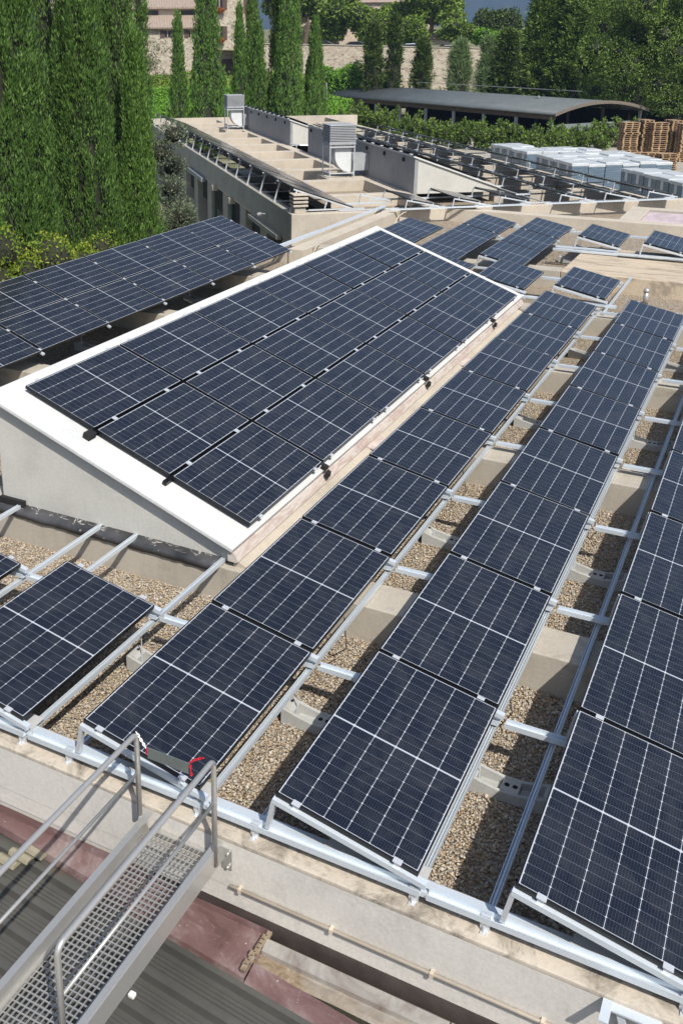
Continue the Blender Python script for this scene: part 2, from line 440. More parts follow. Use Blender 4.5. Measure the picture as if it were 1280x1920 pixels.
# ---- mounting frames (triangles) and clamps
def make_mount(x0c=-.50):
    root = empty('mounting_frame')
    m = M(); x1 = PW * math.cos(TILT); zt = -.035 / math.cos(TILT)
    hz = HZ + zt
    a = Vector((-.02, 0, hz - .02)); b = Vector((x1 + .05, 0, zt - .032))
    m.bar(a, b, .046, .036); m.build('sloped_rail', MAT['galv'], root, local=True)
    m = M(); m.chan((x0c, 0, -.122), (x1 + .02, 0, -.122), .066, .042); m.build('base_channel', MAT['galv'], root, local=True)
    m = M(); m.bar((-.055, 0, -.10), (-.012, 0, hz - .03), .040, .030, (1, 0, 0)); m.build('leg', MAT['alu'], root, local=True)
    for u in (.15, .86):
        m = M(); c, s = math.cos(TILT), math.sin(TILT); px = u * PW
        cpos = Vector((px * c, 0, HZ - px * s)); ax = Vector((c, 0, -s)); up = Vector((s, 0, c))
        m.obox(cpos + up * .002, ax * .028, Vector((0, .022, 0)), up * .003)
        m.obox(cpos - up * .03, ax * .018, Vector((0, .008, 0)), up * .03)
        m.build('clamp', MAT['alu'], root, local=True)
    return root
mp_ = make_mount(); mp2 = make_mount(-.07); mused = [0, 0]
def mount(x, y, lab, grp, short=0):
    pr_ = (mp_, mp2)[short]; o = pr_ if not mused[short] else copy_tree(pr_); mused[short] = 1
    return put(o, (x, y, 0), (0, 0, 0), lab, grp, 'mounting frame')
for r, (desc, a, b) in rows.items():
    for k in range(a, b + 2):
        y = k * STEP - PG / 2 if k else -.006
        if k == 0: lab = 'galvanised triangular frame carrying the parapet end of %s' % desc
        elif k == b + 1: lab = 'galvanised triangular frame at the far end of %s' % desc
        else: lab = 'frame under the %s panel joint from the parapet in %s' % (nth(k - 1), desc)
        mount((r - 2) * P, y, lab, 'tilted frames under the panel rows', 1 if r == 2 and k > 1 else 0)
for (x, y, lab) in ((-.56, 15.0, 'small tilted frame under the lone blue panel by the skylight corner'), (.99, 14.9, 'tilted frame under the near edge of the lone dark panel before the slab'),
                    (.99, 16.70, 'tilted frame under the far edge of the lone dark panel before the slab'),
                    (-1.10, 17.08, 'tilted frame at the near end of the strip beside the rough slab'), (.38, 20.33, 'tilted frame on the slab edge under the left far dark panel'), (1.90, 20.08, 'tilted frame on the slab edge under the rightmost far panel'),
                    (-1.10, 22.5, 'tilted frame at the far end of the strip beside the rough slab'), (-2.56, 22.5, 'tilted frame at the far end of the three panels behind the skylight'),
                    (-2.56, 20.67, 'tilted frame under the last joint behind the skylight corner'), (-1.10, 20.67, 'tilted frame under the last joint of the strip beside the slab')):
    mount(x - PW * math.cos(TILT), y, lab, 'tilted frames under the panel rows')

# ---- long rails running with the rows
rail_no = {}
def rail(x, y0, y1, lab, z=-.185):
    m = M(); m.chan((x, y0, z), (x, y1, z), .041, .041)
    m.bar((x, y0, z + .012), (x, y1, z + .012), .012, .004)
    o = m.build('support_rail', MAT['galv']); tag(o, lab, 'metal rail', 'long galvanised support rails')
    for vtx in o.data.vertices: vtx.co.y -= y0
    o.location = (0, y0, 0)
    return o
for r, desc in ((2, 'skylight-side row'), (3, 'middle row'), (4, 'rightmost row')):
    rail((r - 2) * P + .925, .02, 14.5, 'long galvanised rail along the low edge of the %s' % desc)
    rail((r - 2) * P - .150, .02, 14.3, 'long galvanised rail along the raised edge of the %s' % desc)
rail(-P + .915, .02, 3.10, 'galvanised rail right of the single panel, reaching the black flashing')
rail(-P - .13, 0.02, 3.18, 'galvanised rail under the single panel, second onto the black flashing')
rail(-2 * P + .92, .02, 3.18, 'galvanised rail crossing the gravel at the left picture edge')
rail(-2 * P - .15, .02, 3.18, 'galvanised rail outside the left edge under the corner panel')
rail(1.04, 14.52, 17.9, 'galvanised rail running past the lone dark panel up to the rough slab')

# ---- heavy channel along the parapet, with plates
def xchannel(x0, x1, y, lab, z=-.125, wd=.085, ht=.05):
    m = M(); m.chan((x0, y, z), (x1, y, z), wd, ht, .006, (0, 0, -1))
    o = m.build('steel_channel', MAT['galv']); return tag(o, lab, 'steel channel', 'galvanised channels laid across the rails')
fc = empty('parapet_channel', (0, .07, -.15), label='long galvanised channel lying along the front parapet top', cat='steel channel')
m = M(); m.chan((XL + .3, .07, -.17), (XR - .3, .07, -.17), .10, .045, .005, (0, 0, -1)); m.build('channel_profile', MAT['galv'], fc, bevel=.002)
for r in (-1, 0, 1, 2, 3, 4):
    for dx in (-.15, .925):
        m = M(); x = (r - 2) * P + dx; m.box(x - .028, x + .028, -.012, .010, -.225, -.118); m.box(x - .02, x + .02, -.045, -.012, -.222, -.214); m.tube([(x, -.03, -.214), (x, -.03, -.17)], .006, 6); m.tube([(x + .012, -.018, -.14), (x + .012, -.035, -.14)], .010, 6)
        m.build('end_bracket', MAT['alu'], fc)
MAT['zinc'] = galv('dull_zinc_plate', (.60, .60, .59), .5, .2)
for r in (1, 2, 3, 4):
    m = M(); x = (r - 2) * P; m.prism([(x + .30, .028, -.138), (x + .97, .028, -.138), (x + .97, .20, -.138), (x + .34, .20, -.138)], 0, (0, 0, .004))
    m.build('cover_plate', MAT['zinc'], fc)

# ---- ballast blocks
def make_block():
    root = empty('ballast_block', label='block', cat='ballast block')
    L, wd = .34, .095
    prof = []
    for i in range(13):
        t = -1 + 2 * i / 12; prof.append((t * L, .085 + .075 * min(1, abs(t) * 1.12) ** 2.4 if abs(t) < .88 else .155))
    m = M(); n_ = len(prof)
    # solid base, then walls around pockets
    xs_ = [-L, -.26, -.245, -.06, .06, .245, .26, L]
    def zt(x): return float(np.interp(x, [p_[0] for p_ in prof], [p_[1] for p_ in prof]))
    def slab(x0, x1, y0, y1, z0, cut=0.):
        k = 6
        X_ = np.linspace(x0, x1, k)
        vs_ = []; 
        for x in X_: vs_ += [(x, y0, z0), (x, y1, z0), (x, y1, zt(x) - cut), (x, y0, zt(x) - cut)]
        fs = [(0, 1, 2, 3)[::-1], tuple(4 * (k - 1) + i for i in range(4))]
        for i in range(k - 1):
            for j in range(4): fs.append((4 * i + j, 4 * i + (j + 1) % 4, 4 * i + 4 + (j + 1) % 4, 4 * i + 4 + j))
        m.add(vs_, fs)
    slab(-L, L, -wd, -wd + .028, 0); slab(-L, L, wd - .028, wd, 0)
    slab(-L, -.24, -wd + .0281, wd - .0281, 0); slab(.24, L, -wd + .0281, wd - .0281, 0); slab(-.065, .065, -wd + .0281, wd - .0281, 0)
    m.box(-.239, -.066, -wd + .029, wd - .029, 0, .035); m.box(.066, .239, -wd + .029, wd - .029, 0, .035)
    body = m.build('block_body', MAT['concgrey'], root, local=True, bevel=.004)
    m = M()
    for x in (-.03, .03):
        m.tube([(x, 0, zt(x) - .03), (x, 0, zt(x) + .002)], .020, 12)
    for s in (-1, 1):
        m.tube([(s * .295, .03, .14), (s * .295, .03, .157)], .013, 10)
    m.build('round_hole', MAT['dark'], root, local=True)
    m = M(); m.tube([(-.235, 0, .03), (-.235, 0, .41)], .005, 6); m.build('threaded_rod', MAT['galv'], root, local=True)
    return root
bproto = make_block(); bused = [0]
def block(x, y, lab, yaw=0):
    o = bproto if not bused[0] else copy_tree(bproto); bused[0] = 1
    return put(o, (x, y, -.585), (0, 0, yaw), lab, 'concrete ballast blocks between rails', 'ballast block')
places = ['nearest', 'second', 'third', 'fourth']
for j, y in enumerate((1.62, 5.1, 9.1, 12.85)):
    block(.895 + .235, y, 'saddle-shaped ballast block, %s from the parapet between skylight row and middle row' % places[j], R(rng.uniform(-2, 2)))
    block(P + .895 + .235, y - .03, 'saddle-shaped ballast block, %s from the parapet between middle and rightmost rows' % places[j], R(rng.uniform(-2, 2)))
block(-P + .885 + .235, 1.62, 'pale ballast block half hidden beside the single panel left of the gangway')
block(-6.75, 9.15, 'pale ballast block in shade under the wide left array, nearest of two'); block(-6.85, 13.05, 'pale ballast block in shade under the wide left array, farther of two')
for (x, y, l) in ((-2.2, 20.6, 'small pale block beside the middle of the panels behind the skylight'), (-.78, 18.9, 'small pale block on gravel left of the rough slab corner'), (-.70, 20.75, 'small pale block under the rail at the back corner of the slab'), (-2.2, 22.55, 'small pale block under the far end beside the skylight strip'), (.75, 22.0, 'small pale block beyond the left far dark panel'), (-.62, 22.3, 'small pale block at far end of strip beside slab'), (-1.35, 15.6, 'small pale block between skylight corner and lone blue panel')):
    block(x, y, l)
xchannel(-3.6, -1.2, 20.68, 'far cross channel under the last joints behind the skylight'); xchannel(-1.1, 2.6, 20.2, 'cross channel lying along the back edge of the rough slab', z=-.17)
xchannel(-4.0, 3.5, 22.45, 'farthest cross channel behind the far dark panels'); xchannel(-.6, .2, 16.75, 'short channel linking the lone blue and lone dark panels'); xchannel(-2.2, 1.2, 14.94, 'channel linking the lone panels just past the skylight corner', z=-.14)

# ================================================================== SKYLIGHT HOUSING
HT = .34706; hx, hy, hz = -3.24947, 3.34556, 1.11139
hc, hs = math.cos(HT), math.sin(HT)
sky_h = empty('skylight_housing', (-2, 8.6, -.2), label='long white rendered skylight housing with sloping top carrying eighteen panels', cat='roof housing')
def hp(u, y, off=0.):   # point on the panel plane, offset along the normal
    return Vector((hx + hc * u + hs * off, y, hz - hs * u + hc * off))
SB, ST = -.135, -.085    # slab underside / top below panel tops
u0, u1, ya, yb = -.22, 3.02, 2.95, 14.48
m = M(); m.add([hp(u0, ya, SB), hp(u1, ya, SB), hp(u1, yb, SB), hp(u0, yb, SB), hp(u0, ya, ST), hp(u1, ya, ST), hp(u1, yb, ST), hp(u0, yb, ST)], [(0,3,2,1),(4,5,6,7),(0,1,5,4),(1,2,6,5),(2,3,7,6),(3,0,4,7)])
slab_o = m.build('roof_slab', MAT['white'], sky_h, bevel=.01)
gx0, gx1 = hp(-.19, 0).x, hp(2.95, 0).x
def gz(x): return hz - (x - hx) * math.tan(HT) + SB - .004
m = M()
for (y0, y1) in ((3.05, 3.25), (14.15, 14.35)):
    m.prism([(gx0, y0, -.19), (gx1, y0, -.19), (gx1, y0, gz(gx1)), (gx0, y0, gz(gx0))], 0, (0, y1 - y0, 0))
m.box(gx0, gx0 + .2, 3.251, 14.149, -.22, gz(gx0 + .2)); m.box(gx1 - .2, gx1, 3.251, 14.149, -.57, gz(gx1))
m.build('rendered_wall', MAT['render'], sky_h)
# faded red band and concrete upstand on the low side
n = N('faded_red_band'); p = n.pos((1, .8, 3))
s1 = n.noise(p, 3.5, 7, .75, .8); s2 = n.noise(n.pos((4, 1, 8)), 5, 5)
cc = n.ramp(s1, [(.32, (.40, .28, .25)), (.46, (.48, .39, .35)), (.56, (.58, .53, .48)), (.72, (.42, .40, .38))])
cc = n.mix(n.remap(s2, .5, .7, 0, .6), cc, (.66, .60, .52))
MAT['redband'] = n.fin(cc, .7)
m = M(); a = hp(u1, 0, SB)
m.prism([(a.x - .06, 2.98, a.z - .003), (a.x + .015, 2.98, a.z - .012), (a.x + .055, 2.98, a.z - .095), (a.x + .035, 2.98, a.z - .11), (a.x - .06, 2.98, a.z - .11)], 0, (0, 11.4, 0))
m.build('edge_band', MAT['redband'], sky_h)
m = M(); xw = a.x + .03
segs = [3.02, 6.35, 6.80, 10.2, 10.70, 14.0]
for i in range(0, 6, 2): m.prism([(gx1 + .002, segs[i], -.58), (gx1 + .002, segs[i], a.z - .112), (xw, segs[i], a.z - .112), (xw + .19, segs[i], a.z - .20), (xw + .19, segs[i], -.58)], 0, (0, segs[i + 1] - segs[i], 0))
m.build('low_upstand', MAT['conclight'], sky_h)
for (s0, s1_) in ((6.35, 6.80), (10.2, 10.70)):
    m = M(); m.prism([(xw - .03, s0, a.z - .105), (xw + .16, s0 + .05, a.z - .15), (xw + .16, s1_ - .02, a.z - .15), (xw - .03, s1_, a.z - .105)], 0, (0, 0, -.02))
    m.build('outlet_lip', MAT['redband'], sky_h)
# panels on the housing: 3 columns x 6
for c_ in range(3):
    for k in range(6):
        u = c_ * (PW + .03269)
        q = hp(u, hy + k * STEP, -.035)
        panel(tuple(q), (0, HT, 0), 'skylight slope panel, %s from the near end, %s' % (nth(k), ['in the top column', 'in the middle column', 'in the lowest column'][c_]), 'panels on the skylight slope')
# black rail ends, mid clamps
m = M()
for c_ in range(1, 3):
    u = c_ * (PW + .03269) - .016
    m.bar(hp(u, 3.24, -.06), hp(u, 14.12, -.06), .05, .045, (hs, 0, hc))
m.build('black_rail', MAT['frame'], sky_h)
for c_ in range(1, 3):
    u = c_ * (PW + .03269) - .016
    for k in range(6):
        for q in (.2, .8):
            m = M(); y = hy + k * STEP + q * PL; p_ = hp(u, y, .002); m.obox(p_, Vector((hc, 0, -hs)) * .024, (0, .03, 0), Vector((hs, 0, hc)) * .003).build('panel_clamp', MAT['alu'], sky_h)
for k in range(6):
    for q in (.12, .88):
        for u in (-.012, 3 * PW + 2 * .0327 + .012):
            m = M(); y = hy + k * STEP + q * PL; p_ = hp(u, y, .0); m.obox(p_, Vector((hc, 0, -hs)) * .016, (0, .028, 0), Vector((hs, 0, hc)) * .004).build('panel_clamp', MAT['alu'], sky_h)
for k in (1, 3, 5):
    m = M(); p_ = hp(3.01, hy + k * STEP - .02, -.05); m.obox(p_, Vector((hc, 0, -hs)) * .035, (0, .035, 0), Vector((hs, 0, hc)) * .022)
    m.obox(p_ + Vector((.05, -.02, -.07)), (.02, 0, -.01), (0, .04, 0), (.004, 0, .03)).build('rail_end_cap', MAT['dark'], sky_h)
m = M(); p_ = hp(PW + .016, hy - .09, -.045); m.obox(p_, Vector((hc, 0, -hs)) * .045, (0, .06, 0), Vector((hs, 0, hc)) * .03)
m.build('rail_end_cap', MAT['dark'], sky_h)
# low concrete kerb with torn black flashing in front of the housing (lies on beam 1)
n = N('bitumen_flashing'); p = n.pos()
s1 = n.noise(n.pos((1, 2.2, 1)), 6, 7, .8, 1.5); s2 = n.noise(p, 1.7, 4)
cc = n.ramp(s2, [(.35, (.022, .023, .026)), (.7, (.085, .085, .09))]); ym = n.n('ShaderNodeSeparateXYZ'); n.l(n.n('ShaderNodeNewGeometry').outputs['Position'], ym.inputs[0])
wmask = n.math('ADD', n.math('MULTIPLY', s1, 1.), n.remap(ym.outputs[1], 2.95, 3.12, -.06, .10))
cc = n.mix(n.remap(wmask, .585, .60, 0, .9), cc, (.55, .53, .50))
n.bump(s1, .4, .02)
MAT['flash'] = n.fin(cc, n.remap(s2, .3, .7, .25, .5))
fl = M()
k = 60
X_ = np.linspace(-4.6, -.62, k); V_ = []; F_ = []
for i, x in enumerate(X_):
    j = rng.uniform(-.006, .006)
    V_ += [(x, 2.925 + j, -.275 + rng.uniform(-.008, .008)), (x, 2.93, -.21), (x, 3.0, -.200 + rng.uniform(-.004, .004)), (x, 3.06, -.165)]
for i in range(k - 1):
    for j in range(3): F_.append((4 * i + j, 4 * i + 4 + j, 4 * i + 5 + j, 4 * i + 1 + j))
fl.add(V_, F_); fo = fl.build('black_flashing', MAT['flash'], sky_h, smooth=True)
so_ = fo.modifiers.new('s', 'SOLIDIFY'); so_.thickness = .006
m = M(); m.box(gx0 - .02, gx0 + .32, 3.0, 3.048, -.19, -.12); m.build('exposed_foot', MAT['dark'], sky_h)

# ================================================================== WIDE ARRAY ON THE LEFT
LT = .34345; lx, ly, lz = -8.03157, 16.07881, .72643
lc_, ls_ = math.cos(LT), math.sin(LT)
def lp(u, y, off=0.): return Vector((lx + lc_ * u + ls_ * off, y, lz - ls_ * u + lc_ * off))
for k in range(0, 8):
    for c_ in range(2):
        y = ly - (k + 1) * STEP + PG
        panel(tuple(lp(c_ * (PW + .02), y, -.035)), (0, LT, 0), 'wide left array panel, %s from the far end, %s' % (nth(k), ['upper column beside trees', 'lower column'][c_]), 'panels of the wide left array')
for k in range(0, 9):
    y = ly - k * STEP + .02
    t = empty('array_frame', (lx + .9, y, -.2), label='tilted steel frame under the wide left array, %s from its far end' % nth(k), cat='mounting frame', group='frames under the wide left array')
    m = M(); m.bar(lp(-.03, y, -.058), lp(2 * PW + .07, y, -.058), .042, .03, (ls_, 0, lc_)); m.build('sloped_rail', MAT['galv'], t)
    m = M(); m.bar((lx + .03, y, -.18), lp(.04, y, -.07), .04, .04, (0, 1, 0)); m.bar((lx + 1.1, y, -.18), lp(1.15, y, -.07), .03, .03, (0, 1, 0)); m.build('leg', MAT['alu'], t)
    m = M(); m.bar((lx - .1, y, -.2), (-6.75, y, -.2), .05, .04); m.build('base_rail', MAT['galv'], t)
    m = M()
    for u in (.3, 1.0, 1.25, 1.92):
        p_ = lp(u, y - .02, .002); m.obox(p_, Vector((lc_, 0, -ls_)) * .03, (0, .024, 0), Vector((ls_, 0, lc_)) * .003)
    m.build('clamp', MAT['alu'], t)
# pipe rail on top of the far-left side wall + cables
m = M(); m.bar((-6.92, 16.1, -.09), (-6.92, 24.1, -.09), .10, .05); m.tube([(-7.05, 16.0, -.10), (-7.05, 19.5, -.12)], .03, 8)
tag(m.build('side_rail', MAT['galv']), 'long galvanised rail lying on the low wall behind the skylight ridge', 'metal rail')
m = M(); m.tube([(-6.2, 24.0, -.2), (-6.15, 23.6, -.17), (-6.2, 23.3, -.25), (-6.25, 23.1, -.5)], .016, 6); m.tube([(-6.4, 18.2, -.19), (-6.3, 17.8, -.16), (-6.3, 17.6, -.3), (-6.35, 17.5, -.56)], .014, 6)
tag(m.build('grey_cable', MAT['conduit']), 'pale cables looping over the low wall beside the long rail', 'cable')
pts = [(-3.75 - .9 * t * (1 - t) * 4 * .35 - .35 * t, 14.6 + 4.0 * t, -.2 + .0 * t) for t in np.linspace(0, 1, 14)]
m = M(); m.tube([(-5.8, 16.2, -.2), (-5.6, 17.2, -.08), (-5.3, 18.6, -.05), (-4.9, 20, -.2)], .014, 6)
tag(m.build('black_cable', MAT['frame']), 'thin black cable draped along the wall beyond the skylight ridge', 'cable')
# chimney pipe
m = M(); m.tube([(1.44, 17.35, -.59), (1.44, 17.35, -.34)], .055, 16); m.tube([(1.44, 17.35, -.34), (1.44, 17.35, -.29), (1.44, 17.35, -.25)], [.066, .06, .02], 16)
tag(m.build('vent_pipe', MAT['steel'], smooth=True), 'short shiny steel vent pipe on gravel before the rough slab', 'vent pipe')

# white-framed hatch with pink sheet behind the far parapet
ht_ = empty('roof_hatch', (2.2, 27, -.4), label='pale concrete kerb around a pinkish corrugated sheet at far right', cat='roof hatch')
m = M(); m.box(-.45, .1, 25.66, 28.3, -.6, -.225); m.box(.1, 6, 27.9, 28.3, -.6, -.223); m.build('kerb', MAT['conclight'], ht_, bevel=.02)
m = M(); 
for i in range(9):
    y = 25.7 + i * .24; m.prism([(.11, y, -.42), (.11, y + .05, -.27), (.11, y + .11, -.27), (.11, y + .16, -.42)], 0, (5.8, 0, 0))
M().box(.11, 5.9, 25.67, 27.89, -.5, -.425).build('rib_shade_sheet', plain('rib_shade_lilac', (.20, .15, .17), .6), ht_)  # valleys between the ribs: their shadow put into a darker lilac
m.build('corrugated_sheet', plain('pink_sheet', (.50, .42, .44), .5, 0, .2, 3), ht_)

# ================================================================== LOWER METAL ROOF, FLASHING
ang = -.083; ca, sa = math.cos(ang), math.sin(ang)
def rf(a, b, z):      # a along ribs, b outwards from the wall
    o = Vector((0, -.235)); return (o.x + a * ca + b * sa, o.y + a * sa - b * ca, z)
low = empty('lower_metal_roof', (0, -1, -1.2), label='weathered grey-brown ribbed metal roof below the gangway', cat='roof')
n = N('weathered_sheet'); p = n.pos((1, 1, 1), rot=(0, 0, .083))
s1 = n.noise(p, 1.6, 5, .6); s2 = n.noise(p, 1.0, 4, .6, .5); s3 = n.noise(p, 26, 5, .8)
cc = n.ramp(s1, [(.25, (.085, .083, .075)), (.55, (.12, .116, .103)), (.8, (.165, .155, .13))])
cc = n.mix(n.remap(s2, .56, .68, 0, .7), cc, (.17, .105, .07))
cc = n.mix(n.remap(s3, .60, .80, 0, .2), cc, (.26, .25, .22))
n.bump(s3, .2, .002)
MAT['sheet'] = n.fin(cc, n.remap(s1, .3, .7, .33, .55), .35)
m = M(); b = 0.0; zr = -.925
prof = []
while b < 6.3:
    if b == 0.0: prof += [(0.0, zr)]; b = .13
    # one trapezoid sheet unit .17 wide: big rib then fine ribs
    prof += [(b, zr), (b + .006, zr + .055), (b + .046, zr + .055), (b + .056, zr)]
    for q in (.085, .115, .145, .175, .205): prof += [(b + q, zr), (b + q + .003, zr + .009), (b + q + .011, zr + .009), (b + q + .014, zr)]
    b += .235
    zr -= .005
vs_ = []; 
for (bb, z) in prof: vs_ += [rf(-9, bb, z), rf(10, bb, z)]
m.add(vs_, [(2 * i, 2 * i + 1, 2 * i + 3, 2 * i + 2) for i in range(len(prof) - 1)])
m.build('ribbed_sheet', MAT['sheet'], low)
n = N('faded_red_flashing'); p = n.pos()
s1 = n.noise(p, 1.7, 6, .7, .8); s2 = n.noise(n.pos((1, 1, 5)), 22, 6, .8)
vor = n.n('ShaderNodeTexVoronoi'); n.l(p, vor.inputs['Vector']); vor.inputs['Scale'].default_value = 9
cc = n.ramp(s1, [(.30, (.13, .075, .07)), (.45, (.19, .115, .11)), (.56, (.27, .20, .19)), (.70, (.40, .36, .33))])
cc = n.mix(n.remap(s2, .58, .75, 0, .5), cc, (.50, .44, .36))
cc = n.mix(n.remap(vor.outputs['Distance'], .05, .035, 0, .8), cc, (.70, .66, .62))
cc = n.mix(n.remap(s1, .25, .36, .55, 0), cc, (.10, .055, .05))
n.bump(s2, .25, .003)
MAT['redflash'] = n.fin(cc, n.remap(s1, .3, .7, .3, .55), .25)
n = N('rusty_gutter'); s1 = n.noise(n.pos(), 9, 7, .8, 1.); s2 = n.noise(n.pos(), 2.0, 4)
cc = n.ramp(s1, [(.3, (.11, .08, .055)), (.5, (.27, .20, .13)), (.7, (.40, .36, .29))]); cc = n.mix(n.remap(s2, .4, .6, 0, .6), cc, (.34, .33, .31))
MAT['gutter'] = n.fin(cc, .6, .2)
def fl_strip(a0, a1, pts_, name, mt, wob=.0, rot=True):
    m = M(); k = max(2, int((a1 - a0) / .12)); A_ = np.linspace(a0, a1, k); V_ = []
    for x in A_:
        for (bb, z) in pts_: V_.append((x + 0, -.105 - bb + (x * sa if rot and bb > .05 else 0), z - (.018 * x if rot and bb > .05 else 0) + rng.uniform(-wob, wob)))
    q = len(pts_); m.add(V_, [(q * i + j, q * i + q + j, q * i + q + 1 + j, q * i + 1 + j) for i in range(k - 1) for j in range(q - 1)])
    o = m.build(name, mt, low, smooth=False); s = o.modifiers.new('s', 'SOLIDIFY'); s.thickness = .003; return o
fl_strip(-5, .55, [(.0, -.79), (.012, -.855), (.17, -.87), (.185, -.92)], 'red_flashing', MAT['redflash'], .002)
fl_strip(.555, 1.52, [(.0, -.83), (.012, -.875), (.06, -.88), (.075, -.848), (.22, -.866), (.235, -.918)], 'red_flashing', MAT['redflash'], .002)
fl_strip(1.53, 3.0, [(.10, -.865), (.105, -.845), (.25, -.87), (.262, -.92)], 'red_flashing', MAT['redflash'], .002)
fl_strip(3.01, 6.0, [(.10, -.865), (.105, -.845), (.25, -.87), (.262, -.92)], 'red_flashing', MAT['redflash'], .002)
n = N('grey_flashing'); s1 = n.noise(n.pos(), 2.5, 6, .7, .5)
MAT['greyflash'] = n.fin(n.ramp(s1, [(.3, (.20, .15, .13)), (.5, (.36, .34, .31)), (.7, (.52, .50, .45))]), .45, .35)
fl_strip(1.53, 2.75, [(.034, -.93), (.036, -.862), (.05, -.85), (.135, -.868), (.138, -.92)], 'grey_flashing', MAT['greyflash'], .001, False)
fl_strip(2.76, 6.0, [(.034, -.93), (.036, -.862), (.05, -.85), (.135, -.868), (.138, -.92)], 'grey_flashing', MAT['greyflash'], .001, False)
fl_strip(1.45, 6, [(.130, -.905), (.15, -.910), (.205, -.908), (.235, -.915)], 'gutter_debris', MAT['gutter'], .004, False)
m = M()
for (x, y0, y1) in ((1.5, -.42, -.13), (3.0, -.50, -.2)):
    for q in np.linspace(0, 1, 9): m.obox((x + .02 * q + rng.uniform(-.01, .01), y0 + (y1 - y0) * q, -.845 + .0 * q), (.018, 0, 0), (0, .025, 0), (0, 0, .012))
m.build('old_sealant', MAT['gutter'], low, bevel=.004)
# stains / small tag on the sheet
m = M(); m.box(.94, .985, -.90, -.86, -.915, -.885); 
tag(m.build('plastic_cap', plain('white_plastic', (.75, .74, .72), .5), bevel=.008), 'tiny white plastic cap on the ribbed metal roof', 'cap')
# old ridge piece at left
m = M()
for i in range(9):
    b = .02 + i * .085
    x0 = -.20 - i * .055; z = -.885 - i * .003
    m.prism([rf(x0, b, z), rf(x0, b + .035, z + .03), rf(x0, b + .07, z + .03), rf(x0, b + .083, z)], 0, Vector(rf(-.19, 0, 0)) - Vector(rf(0, 0, 0)))
tag(m.build('ridge_cover', concrete('mossy_ridge', (.30, .27, .19), grime=.7)), 'mossy stepped ridge cover on the metal roof at the left edge', 'ridge cover')

# ================================================================== GANGWAY
gw = empty('steel_gangway', (.88, -1.5, -.4), label='galvanised grating gangway bridging to the parapet with tubular handrails', cat='gangway')
XA, XB = .59, 1.17; YE = -6.2
m = M()
for x, s in ((XA, 1), (XB, -1)):
    m.box(x - .003, x + .003, YE, -.112, -.42, -.262); m.box(min(x, x + s * .045), max(x, x + s * .045), YE, -.112, -.265, -.258); m.box(min(x, x + s * .045), max(x, x + s * .045), YE, -.112, -.424, -.417)
m.build('side_channel', MAT['steel'], gw)
m = M(); y = -.13
while y > YE:
    m.box(XA + .05, XB - .05, y - .008, y, -.392, -.385); y -= .041
m.build('cross_bar', MAT['steel'], gw)
m = M()
for i in range(15):
    x = XA + .05 + i * (XB - XA - .1) / 14; m.box(x - .0022, x + .0022, YE, -.13, -.396, -.3835)
m.build('bearing_bar', MAT['steel'], gw)
m = M(); m.box(XA + .05, XB - .05, -.135, -.11, -.42, -.38); m.box(XB + .0, XB + .075, -.112, -.1, -.47, -.30)
for z in (-.44, -.33): m.tube([(XB + .05, -.113, z), (XB + .05, -.135, z)], .010, 6)
m.build('wall_plate', MAT['steel'], gw, bevel=.004)
def arc(c, r, a0, a1, k=6): return [(c[0], c[1] + r * math.cos(t), c[2] + r * math.sin(t)) for t in np.linspace(a0, a1, k)]
for x, zt_ in ((XA - .0, .43), (XB + .0, .45)):
    hr = empty('handrail', (x, -1, -.3), parent=None)
    setparent(hr, gw); hr.location = (x - .88, .5, .1)
    ytop = -.2
    pts = [(x, ytop, -.38 if x > 1 else -.22)] + [(x, ytop, zt_ - .08)] + arc((x, ytop - .05, zt_ - .05), .05, 0, math.pi / 2)
    if x > 1: pts += arc((x, -1.69, zt_ - .06), .06, math.pi / 2, math.pi) + [(x, -1.75, -.40)]
    else: pts += arc((x, -2.24, zt_ - .06), .06, math.pi / 2, math.pi) + [(x, -2.3, -.40)]
    ye = -1.75 if x > 1 else -2.3
    m = M(); m.tube(pts, .0185, 12); m.build('top_rail', MAT['steel'], hr, smooth=True)
    m = M(); m.tube([(x, ytop - .012, .12), (x, ye + .012, .12)], .0115, 10); m.build('mid_rail', MAT['steel'], hr, smooth=True)
# chain with sign plate
def chain(pts_, name, mt, lab, r=.0035, ll=.024):
    m = M(); P_ = [Vector(p) for p in pts_]
    d = 0
    for a, b in zip(P_[:-1], P_[1:]):
        L = (b - a).length; k = max(1, round(L / (ll * .78))); t = (b - a).normalized(); o1 = t.orthogonal().normalized(); o2 = t.cross(o1)
        for i in range(k):
            c = a + t * (L * (i + .5) / k); s = o1 if (i % 2) else o2
            loop = [c + t * math.cos(q) * ll * .5 + s * math.sin(q) * ll * .27 for q in np.linspace(0, 2 * math.pi, 11)]
            m.tube(loop, r, 5, cap=False)
    return tag(m.build(name, mt), lab, 'chain')
chain([(XA, -.2, .44), (.63, -.2, .385), (.66, -.2, .345)], 'white_chain', plain('white_plastic_chain', (.80, .79, .78), .45), 'short white plastic chain from the left handrail to the sign plate')
MAT['redplastic'] = plain('red_plastic_chain', (.55, .02, .035), .4)
chain([(.665, -.2, .34), (.668, -.2, .30)], 'red_chain', MAT['redplastic'], 'tiny end of red chain on the left edge of the sign plate')
chain([(1.10, -.2, .435), (1.06, -.2, .415), (1.02, -.2, .385), (.995, -.2, .36), (1.0, -.2, .30), (1.005, -.2, .265)], 'red_chain', MAT['redplastic'], 'red plastic chain hanging from the right handrail beside the sign plate')
m = M(); m.box(.675, .985, -.203, -.199, .27, .355)
tag(m.build('sign_plate', plain('grey_green_back', (.24, .27, .26), .4, .5)), 'blank grey-green back of a sign plate hung by chains between handrails', 'sign')
